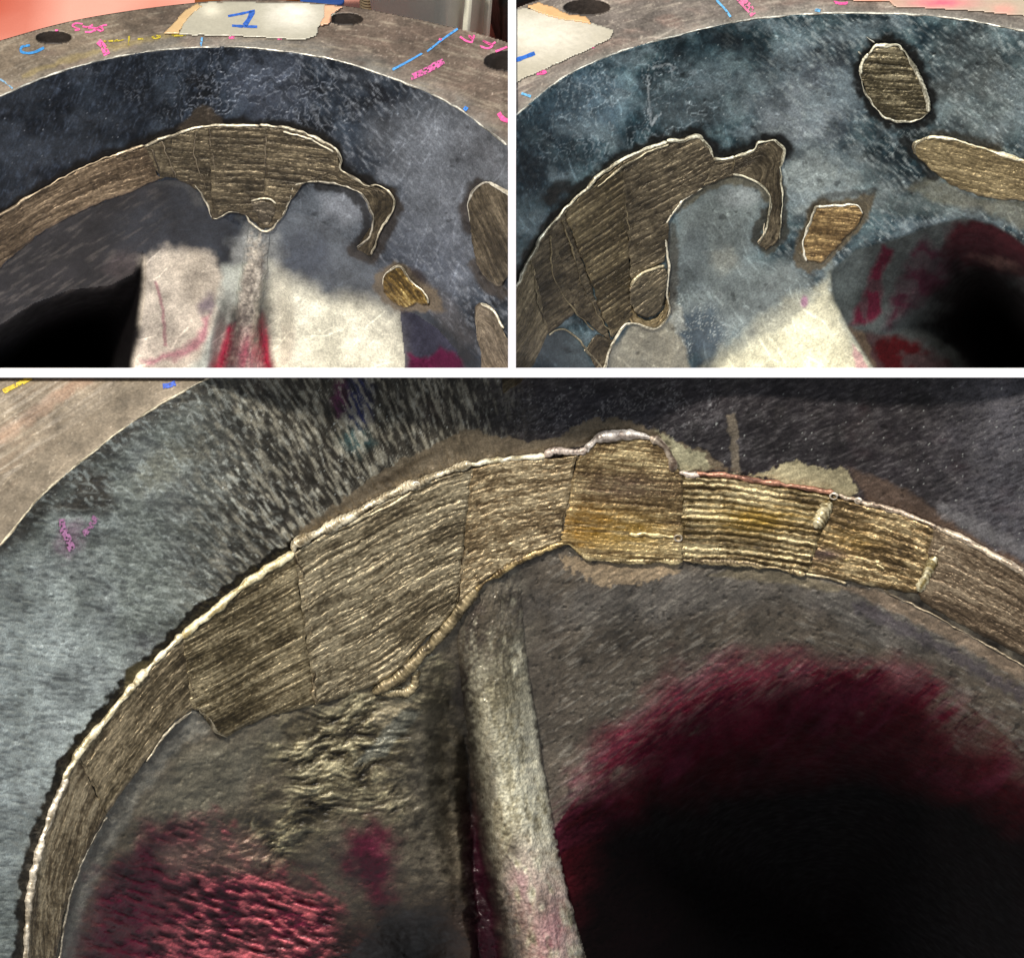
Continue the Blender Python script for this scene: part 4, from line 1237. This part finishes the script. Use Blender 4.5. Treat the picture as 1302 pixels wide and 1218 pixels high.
    sf = fbm(x / 40, y / 3.0, 3, 3)
    up = ss(30, 90, E - Y)
    f.mix(fr * ss(.5, .75, sf) * up * .45, (166, 156, 144))
    f.mix(fr * ss(.48, .3, sf) * up * .5, (104, 88, 74))
    f.mix(fr * ss(.5, .7, fbm(X / 30, Y / 20, 5)) * .4, (140, 128, 112))
    f.mix(fr * f.near([(0, 556), (50, 520), (110, 480)], 3, 10, 6, 10) * .4, (158, 126, 106))
    f.mix(fr * ss(.9, 1, sp) * .5, (210, 198, 180))
    f.h += fr * (fbm(X / 4, Y / 4, 2, 3) - .5) * 1.4

    # shadow along the left side of the vane: dark magenta colour in a cut groove
    gl = f.poly([(586, 900), (600, 930), (606, 1000), (618, 1080), (640, 1200), (652, 1300), (612, 1300), (596, 1140), (586, 1000)], 10, 6, 16, 3)
    gl = gl * ss(890, 1040, Y + 30 * (fbm(X / 20, Y / 20, 4, 3) - .5))
    f.d += 60 * gl
    f.mix(gl * ss(900, 1080, Y), (42, 8, 22))
    f.mix(gl * ss(1000, 860, Y) * .7, (40, 35, 30))
    mottle(f)
    scratches(f, rw, 900, -40, -5, 10, 40, 1)
    chips(f, rw, 700, 1.6, 5, 2)
    scratches(f, lw + mw, 800, 20, 80, 6, 26, 3)
    chips(f, lw + mw, 700, 1.6, 4, 5)
    scratches(f, low * (1 - i1) * (1 - i2), 500, -60, 30, 8, 40, 4)
    chips(f, low * (1 - i1), 400, 1.6, 5, 6)
    scratches(f, fr, 500, -50, -10, 10, 60, 7)
    P = empty('pump_casing', W(651, 1218, 1500), 'large lower casting with wide curved weld band above black purple stained passage', 'pump casing', 'weld repaired pump casings')
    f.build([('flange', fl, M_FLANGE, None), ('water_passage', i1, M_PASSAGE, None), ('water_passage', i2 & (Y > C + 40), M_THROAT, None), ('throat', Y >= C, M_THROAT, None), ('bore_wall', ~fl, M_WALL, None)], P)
    bead(f, P, [p for p in E3 if -60 < p[0] <= 266] + [(280, 472)][:0], r=2.0, rip=0, lift=.4, col=((150, 138, 116), (226, 214, 186)), name='bore_edge', seed=3, jit=.8, var=.5)

    # --- weld overlay
    pad(f, P, [(26, 1290), (32, 1218), (38, 1132), (53, 1069), (84, 988), (99, 960)], [(60, 1290), (72, 1218), (87, 1142), (112, 1077), (134, 1037)], seed=41, bias=.12, h=8, sa=1.3, edge=6, cols=((64, 56, 44), (122, 110, 90), (196, 184, 158)))
    pad(f, P, [(100, 959), (127, 923), (172, 870), (231, 809)], [(136, 1035), (165, 993), (188, 963), (215, 923), (245, 902)], seed=42, bias=.12, h=8, sa=1.3, edge=5, cols=((58, 50, 38), (112, 102, 82), (192, 178, 150)))
    pad(f, P, [(232, 808), (279, 771), (330, 731), (373, 702)], [(246, 902), (254, 904), (268, 922), (284, 937), (330, 915), (398, 897)], ang=-28, seed=43, bias=.12, h=8, sa=1.6, edge=5, cols=((46, 40, 28), (104, 94, 72), (190, 178, 148)), along=45, nr=0)
    pad(f, P, [(376, 700), (416, 675), (447, 660), (492, 634), (528, 618), (563, 604), (600, 595)], [(402, 897), (440, 885), (472, 872), (505, 852), (535, 820), (560, 795), (580, 772)], seed=44, bias=.12, h=9, sa=1.5, edge=5, nr=24, ramp=.45, cols=((50, 44, 34), (108, 99, 80), (192, 182, 156)), along=44)
    pad(f, P, [(602, 595), (640, 585), (690, 583), (733, 577)], [(583, 768), (600, 752), (627, 730), (678, 704), (711, 691)], seed=45, bias=.12, h=9, sa=1.3, edge=4, nr=17, ramp=.35, cols=((62, 50, 34), (130, 114, 88), (212, 198, 166)))
    pad(f, P, [(736, 578), (749, 568), (767, 558), (802, 555), (828, 560), (843, 569), (855, 586), (867, 604)], [(713, 691), (729, 695), (739, 707), (762, 713), (800, 713), (830, 713), (866, 712)], ang=4, seed=46, bias=.12, h=10, sa=1.5, edge=4, cols=((58, 44, 26), (128, 110, 80), (218, 202, 160)),
        extra=[((172, 124, 34), 745, 672, 40, 30, .75), ((176, 138, 50), 800, 680, 50, 24, .6), ((96, 78, 70), 790, 620, 60, 16, .6)], along=24)
    pad(f, P, [(869, 605), (919, 607), (970, 615), (1058, 630)], [(869, 712), (905, 713), (944, 715), (1026, 728)], seed=47, h=9, sa=.7, edge=4, nr=13, ramp=1.7, cols=((36, 29, 18), (98, 84, 56), (214, 202, 164)), along=60,
        extra=[((170, 136, 48), 960, 660, 60, 16, .5)])
    pad(f, P, [(1061, 630), (1091, 640), (1144, 653), (1187, 672)], [(1029, 729), (1076, 739), (1123, 748), (1166, 755)], seed=48, bias=.12, h=8, sa=1.4, edge=4, nr=9, ramp=1.0, cols=((52, 42, 28), (122, 104, 74), (212, 196, 158)),
        extra=[((68, 56, 72), 1052, 704, 26, 8, .9), ((170, 136, 66), 1080, 690, 40, 20, .35)])
    pad(f, P, [(1189, 672), (1223, 685), (1262, 706), (1302, 729), (1362, 765)], [(1169, 757), (1178, 768), (1223, 795), (1302, 834), (1362, 866)], seed=49, bias=.12, h=8, sa=1.0, edge=4, cols=((66, 56, 46), (112, 98, 82), (170, 156, 136)), along=34)
    # stepped run along the lower right edge of the wide patch
    bead(f, P, [(474, 880), (505, 862), (535, 832), (560, 806), (585, 774), (606, 748)], r=8, rip=.11, per=7, lift=2, seed=50, fade=.1, col=((74, 64, 46), (152, 136, 104)), chev=6, ends=True)
    bead(f, P, [(480, 880), (520, 878), (530, 850)], r=6, rip=.25, per=6, lift=1, seed=51, fade=.1, col=((90, 78, 54), (176, 160, 126)), chev=7)
    bead(f, P, [(596, 762), (612, 744), (640, 724), (680, 704), (714, 692), (731, 695), (741, 706)], r=4.2, rip=.18, per=5, lift=5, seed=52, col=((92, 74, 46), (190, 166, 116)), chev=4)
    bead(f, P, [(738, 704), (764, 712), (800, 713), (868, 713)], r=4.2, rip=.22, per=5.5, lift=5, seed=53, col=((110, 92, 62), (206, 188, 144)), chev=4)
    bead(f, P, [(868, 712), (905, 713), (944, 716), (985, 722), (1024, 729)], r=4.6, rip=.24, per=6, lift=5, seed=54, col=((96, 80, 58), (196, 176, 136)), chev=5)
    bead(f, P, [(1024, 729), (1050, 734), (1076, 741)], r=2.6, rip=.1, lift=4, seed=55, col=((110, 96, 70), (206, 190, 156)))
    bead(f, P, [(1123, 751), (1170, 773), (1223, 802), (1302, 847), (1362, 880)], r=1.6, rip=.0, lift=2, seed=56, col=((100, 88, 72), (158, 144, 122)), name='ground_edge')
    bead(f, P, [(253, 903), (266, 915), (274, 930), (290, 936)], r=3, rip=.1, lift=5, seed=57, col=((100, 90, 70), (176, 164, 140)))
    bead(f, P, [(186, 968), (215, 928), (244, 904)], r=2.2, rip=.05, lift=4, seed=58, col=((100, 92, 78), (180, 170, 150)))
    bead(f, P, [(69, 1260), (87, 1146), (112, 1080), (136, 1038)], r=2.0, rip=.05, lift=3, seed=59, col=((96, 88, 76), (176, 168, 152)))
    # outer edge run, in its separate weld lengths
    ivory = ((176, 160, 124), (250, 238, 204))
    bead(f, P, [(27, 1280), (32, 1218), (38, 1132), (53, 1069), (84, 988)], r=5.6, rip=.05, per=6, lift=4, seed=60, fade=.35, col=((170, 156, 132), (238, 226, 206)))
    bead(f, P, [(82, 992), (96, 963), (127, 923), (172, 869)], r=5.6, rip=.05, per=7, lift=4, seed=61, fade=.35, col=ivory)
    bead(f, P, [(170, 871), (200, 838), (232, 807)], r=5.2, rip=.04, per=7, lift=4.5, seed=62, fade=.35, col=ivory)
    bead(f, P, [(230, 810), (279, 770), (330, 730), (374, 703)], r=5.0, rip=.04, per=7, lift=4.5, seed=63, fade=.35, col=((190, 170, 120), (252, 240, 200)))
    bead(f, P, [(374, 702), (378, 691), (416, 671), (447, 656), (492, 631), (533, 613)], r=6.6, rip=.2, per=5.5, lift=6, seed=64, fade=.35, col=((150, 134, 106), (230, 218, 190)), chev=4)
    bead(f, P, [(402, 688), (450, 664), (500, 640), (528, 622)], r=2.6, rip=.12, lift=8, seed=65, fade=.35, col=((110, 96, 70), (206, 192, 160)))
    bead(f, P, [(527, 617), (563, 601), (600, 590)], r=5.2, rip=.22, per=5, lift=6, seed=66, fade=.35, col=((150, 136, 108), (234, 222, 194)), chev=4)
    bead(f, P, [(598, 591), (640, 584), (694, 580)], r=4.2, rip=.06, per=6, lift=6, seed=67, fade=.35, col=((190, 176, 140), (248, 240, 214)))
    bead(f, P, [(692, 580), (706, 573), (722, 575), (739, 574), (744, 570)], r=4.6, rip=.16, per=7, lift=7, seed=68, fade=.35, col=((120, 104, 94), (206, 190, 178)))
    bead(f, P, [(744, 574), (750, 565), (767, 556), (802, 552), (828, 557)], r=6.2, rip=.06, per=9, lift=8, seed=69, fade=.35, col=((156, 142, 132), (240, 230, 220)))
    bead(f, P, [(826, 556), (843, 566), (852, 580), (857, 600)], r=6.2, rip=.1, per=8, lift=8, seed=70, fade=.35, col=((112, 94, 80), (200, 184, 166)))
    bead(f, P, [(862, 600), (875, 603), (890, 605)], r=4.8, rip=.1, per=7, lift=7, seed=71, fade=.35, col=((120, 102, 90), (214, 198, 186)))
    bead(f, P, [(880, 603), (919, 604), (970, 612), (1060, 626)], r=3.6, rip=.05, per=7, lift=6, seed=72, fade=.35, col=((112, 76, 60), (172, 124, 102)), label='reddish brown weld bead on the upper edge')
    bead(f, P, [(1066, 630), (1091, 637), (1144, 651), (1191, 670)], r=3.6, rip=.1, per=7, lift=6, seed=73, fade=.35, col=((110, 92, 78), (194, 176, 156)))
    bead(f, P, [(1189, 669), (1223, 684), (1262, 705), (1302, 728), (1362, 764)], r=4.2, rip=.06, per=7, lift=5, seed=74, fade=.35, col=((120, 104, 88), (204, 188, 166)))
    # stop craters and runs across the band
    for cx, cy, r in ((1060, 631, 4.5), (1091, 637, 4), (862, 684, 4.5), (529, 617, 4.5)):
        a = np.linspace(0, 2 * math.pi, 14)
        bead(f, P, [(cx + r * math.cos(t), cy + r * .8 * math.sin(t)) for t in a], r=1.8, rip=0, lift=9, seed=int(cx), col=((150, 136, 116), (240, 230, 214)), name='weld_crater', ends=False, jit=.3, step=.8)
    bead(f, P, [(800, 679), (830, 680), (858, 683)], r=3.4, rip=.05, lift=8.5, seed=80, col=((140, 118, 74), (212, 194, 146)))
    bead(f, P, [(1056, 638), (1049, 648), (1044, 658), (1036, 671)], r=7.0, rip=.34, per=7.5, lift=7.5, seed=81, fade=0, col=((130, 112, 70), (246, 234, 196)), chev=6)
    bead(f, P, [(1190, 708), (1183, 720), (1177, 735), (1168, 752)], r=6.2, rip=.3, per=6.5, lift=7.5, seed=82, fade=0, col=((160, 142, 92), (248, 238, 204)), chev=5)
    bead(f, P, [(1200, 694), (1192, 701)], r=2.2, rip=.1, lift=7, seed=83, col=((150, 130, 100), (226, 212, 184)))
    bead(f, P, [(1072, 712), (1082, 712)], r=2.6, rip=.1, lift=7, seed=84, col=((150, 128, 80), (240, 222, 176)))
    bead(f, P, [(1114, 717), (1124, 724)], r=2.6, rip=.1, lift=7, seed=85, col=((150, 128, 80), (240, 222, 176)))
    for q, sd, r in (([(101, 962), (118, 990), (136, 1034)], 1, 1.6), ([(232, 812), (240, 850), (244, 875), (249, 902)], 2, 1.8), ([(375, 703), (386, 735), (392, 775), (397, 820), (400, 896)], 3, 3.2), ([(601, 597), (602, 640), (594, 690), (585, 730), (582, 765)], 4, 2.6),
                     ([(735, 580), (730, 620), (718, 655), (712, 688)], 5, 2.4), ([(868, 607), (873, 640), (867, 680), (868, 708)], 6, 2.2), ([(1034, 675), (1030, 700), (1028, 727)], 7, 2.6)):
        bead(f, P, q, r=r, lift=5.5, rip=.4, per=6.5, seed=90 + sd, col=((70, 58, 42), (156, 140, 112)), name='weld_seam', var=.6, jit=3, mat=M_SEAM)
    # --- dividing vane
    pad(f, P, [(592, 772), (582, 810), (586, 870), (596, 940), (604, 1010), (616, 1080), (636, 1170), (656, 1290)], [(660, 722), (666, 790), (672, 850), (684, 930), (694, 990), (707, 1060), (725, 1140), (762, 1290)], name='vane', h=3, dome=80, sa=2.4, edge=14, seed=95, blend=(.34, .06, .3), skew=.85,
        along=8, across=4, cols=((80, 74, 56), (186, 182, 158), (246, 246, 226)), mat=M_VANE, bias=.32, step=1.5,
        extra=[((74, 66, 50), 630, 770, 50, 80, 1.5), ((96, 88, 68), 640, 880, 40, 70, .8), ((176, 92, 120), 700, 1180, 40, 70, .7), ((176, 110, 134), 660, 1120, 20, 40, .6), ((92, 84, 72), 650, 1080, 14, 24, .9), ((100, 92, 78), 690, 1150, 12, 20, .8), ((70, 60, 52), 625, 1000, 10, 60, .7), ((84, 60, 58), 655, 1200, 20, 60, .8)])  # pink is dye; dark upper and pale lower tones paint light and shade
    # --- chalk
    mark(f, P, [(4, 498), (20, 490), (40, 480)], 6, (204, 178, 64), seed=41, hole=.35)
    mark(f, P, [(207, 491), (215, 490), (223, 487)], 7, (70, 100, 190), seed=42, hole=.25)
    mark(f, P, [(79, 660), (80, 672), (86, 684), (92, 700)], 9, (196, 136, 182), seed=43, hole=.42, off=3)
    mark(f, P, [(122, 657), (116, 668), (106, 680)], 8, (184, 130, 172), seed=44, hole=.45, off=3)
    return f


F1 = panel_one()
F2 = panel_two()
F3 = panel_three()


# ------------------------------------------------------------------ dividing panels between the three castings
def divider(name, label, pts_px, front, a, b, horiz):
    n = len(pts_px)
    t = np.asarray(pts_px, float)
    bk = np.full(n, 1500.)
    rows = []
    for q, d in ((a, bk), (a, front), (b, front), (b, bk)):
        rows.append(W(t, q, d) if horiz else W(q, t, d))
    V = np.stack(rows, 0)
    m = gridfaces(4, n)
    base = V.reshape(-1, 3).mean(0)
    o = mesh(name, V.reshape(-1, 3), m if horiz else m[:, ::-1], M_DIV, None, smooth=False, base=base)
    return tag(o, label, 'divider')


yy = np.linspace(-60, 468, 60)
fr = np.minimum(np.minimum.reduce([F1.D(646 + 0 * yy, yy), F1.D(640 + 0 * yy, yy)]), F2.D(657 + 0 * yy, yy)) - 14
divider('divider', 'short upright white divider between the two upper castings', yy, fr, 646, 656, False)
xx = np.linspace(-60, 1362, 140)
fr = np.where(xx < 651, F1.D(np.minimum(xx, 645), 466 + 0 * xx), F2.D(np.maximum(xx, 657), 466 + 0 * xx))
fr = np.minimum(fr, F3.D(xx, 482 + 0 * xx)) - 14
w_ = np.array([fr[max(0, i - 14):i + 15].min() for i in range(len(fr))])
for _ in range(2):
    w_ = np.convolve(np.pad(w_, 7, mode='edge'), np.ones(15) / 15, 'valid')
fr = np.minimum(w_, fr)
divider('divider', 'long level white divider above the large lower casting', xx, fr, 468, 480, True)


# ------------------------------------------------------------------ workshop behind the upper left casting
# floor: one level sheet far below the castings
zf = float(W(300, 20, 1500)[2])
_a, _b = W(300, 120, 0.), W(300, 120, 1000.)
y0 = float((_a + (zf - _a[2]) / (_b[2] - _a[2]) * (_b - _a))[1])
fx = np.linspace(-6, 6, 180)
fy = np.linspace(y0, y0 + 9, 180)
Yf, Xf = np.meshgrid(fy, fx, indexing='ij')
Vf = np.stack([Xf, Yf, np.full(Xf.shape, zf)], -1)
nf = np.clip(.5 + (fbm(Xf * 7.3, Yf * 4.6, 3, 4) - .5) * 2.6, 0, 1)[..., None]
cf = lin((186, 84, 62)) + (lin((232, 164, 146)) - lin((186, 84, 62))) * nf
fo = mesh('floor', Vf.reshape(-1, 3), gridfaces(180, 180), M_FLOOR, None, cf.reshape(-1, 3))
tag(fo, 'salmon red painted workshop floor', None, None, 'structure')


def on_floor(px, py):
    a, b = W(px, py, 0.), W(px, py, 1000.)
    t = (zf - a[2]) / (b[2] - a[2])
    return a + t * (b - a)


def solid(rings, mat, rgb, name, parent, ng=4, cap=True):
    """stack of rounded-rectangle rings (z, half width, half depth, corner radius)"""
    V, k = [], 0
    for z, hx, hy, r in [(.74 * a for a in g) for g in rings]:
        for cx, cy, a0 in ((1, 1, 0), (-1, 1, 90), (-1, -1, 180), (1, -1, 270)):
            for i in range(ng):
                a = math.radians(a0 + 90 * i / (ng - 1))
                V.append((cx * (hx - r) + r * math.cos(a), cy * (hy - r) + r * math.sin(a), z))
    n = 4 * ng
    F = []
    for q in range(len(rings) - 1):
        for i in range(n):
            F.append((q * n + i, q * n + (i + 1) % n, (q + 1) * n + (i + 1) % n, (q + 1) * n + i))
    me = bpy.data.meshes.new(name)
    if cap:
        F.append(tuple(reversed(range(n))))
        F.append(tuple(range((len(rings) - 1) * n, len(rings) * n)))
    me.from_pydata(V, [], F)
    ca = me.color_attributes.new('tint', 'FLOAT_COLOR', 'POINT')
    c = np.ones((len(V), 4), np.float32)
    c[:, :3] = lin(rgb)
    ca.data.foreach_set('color', c.ravel())
    for p in me.polygons:
        p.use_smooth = len(p.vertices) == 4
    me.materials.append(mat)
    o = bpy.data.objects.new(name, me)
    COL.objects.link(o)
    o.parent = parent
    return o


def stand(name, px, py, turn, label, cat):
    o = empty(name, on_floor(px, py), label, cat)
    o.rotation_euler = (0, 0, math.radians(turn))
    return o


# white tub, blue crate, brown carton, ribbed hose and rag standing behind the casting
t = stand('storage_tub', 552, 88, -28, 'white plastic tub standing behind the upper left flange', 'tub')
solid([(0, .075, .10, .02), (.34, .10, .13, .025), (.35, .112, .142, .03), (.37, .112, .142, .03), (.37, .098, .128, .024), (.05, .07, .09, .02)], M_PLAIN, (206, 204, 188), 'tub_body', t)
for sx in (-.03, .03):
    r = solid([(0, .006, .008, .003), (.33, .006, .008, .003)], M_PLAIN, (206, 204, 188), 'rib', t)
    r.location = (.068, sx * 1.2, 0)
    r.rotation_euler = (0, math.radians(4), 0)
t = stand('crate', 412, 72, 4, 'blue plastic crate glimpsed behind the bolt hole of the upper left flange', 'crate')
solid([(0, .035, .05, .008), (.16, .04, .055, .008), (.165, .044, .06, .009), (.19, .044, .06, .009)], M_PLAIN, (44, 84, 160), 'crate_body', t)
solid([(.19, .046, .062, .01), (.2, .046, .062, .01)], M_PLAIN, (40, 74, 140), 'lid', t)
t = stand('carton', 318, 66, 2, 'brown carton glimpsed above the numbered tape', 'carton')
solid([(0, .11, .06, .004), (.16, .11, .06, .004)], M_PLAIN, (150, 92, 44), 'carton_body', t)
solid([(.161, .109, .028, .004), (.166, .109, .028, .004)], M_PLAIN, (120, 66, 30), 'flap', t)
t = stand('ribbed_hose', 470, 66, 0, 'short grey ribbed hose standing between blue crate and white tub', 'hose')
hr = []
for i in range(26):
    hr += [(i * .008, .012, .012, .0115), (i * .008 + .004, .019, .019, .0185)]
solid(hr, M_PLAIN, (150, 132, 106), 'hose_body', t)
g = np.linspace(-1, 1, 40)
gy, gx = np.meshgrid(g, g, indexing='ij')
bp_ = on_floor(512, 64)
rr_ = np.hypot(gx, gy)
zz = .11 * np.clip(1 - rr_ ** 2, 0, 1) * (.6 + .8 * fbm(gx * 3 + 9, gy * 3 + 9, 4, 3)) + .01
Vr = np.stack([bp_[0] + gx * .05, bp_[1] + gy * .05, bp_[2] + zz * .8], -1)
rg_ = mesh('rag', Vr.reshape(-1, 3), gridfaces(40, 40), M_TAPE, None, np.tile(lin((226, 222, 214)), (1600, 1)), base=bp_)
tag(rg_, 'crumpled white rag lying in front of the white tub', 'rag')
t = stand('box', 664, 40, 12, 'black toolbox glimpsed beyond the upper right flange corner', 'box')  # box put in for a dark object of unknown kind
solid([(0, .06, .06, .008), (.12, .06, .06, .008), (.125, .063, .063, .01), (.16, .063, .063, .01)], M_PLAIN, (20, 24, 20), 'box_body', t)
solid([(.16, .03, .008, .004), (.18, .03, .008, .004)], M_PLAIN, (190, 160, 50), 'handle', t)
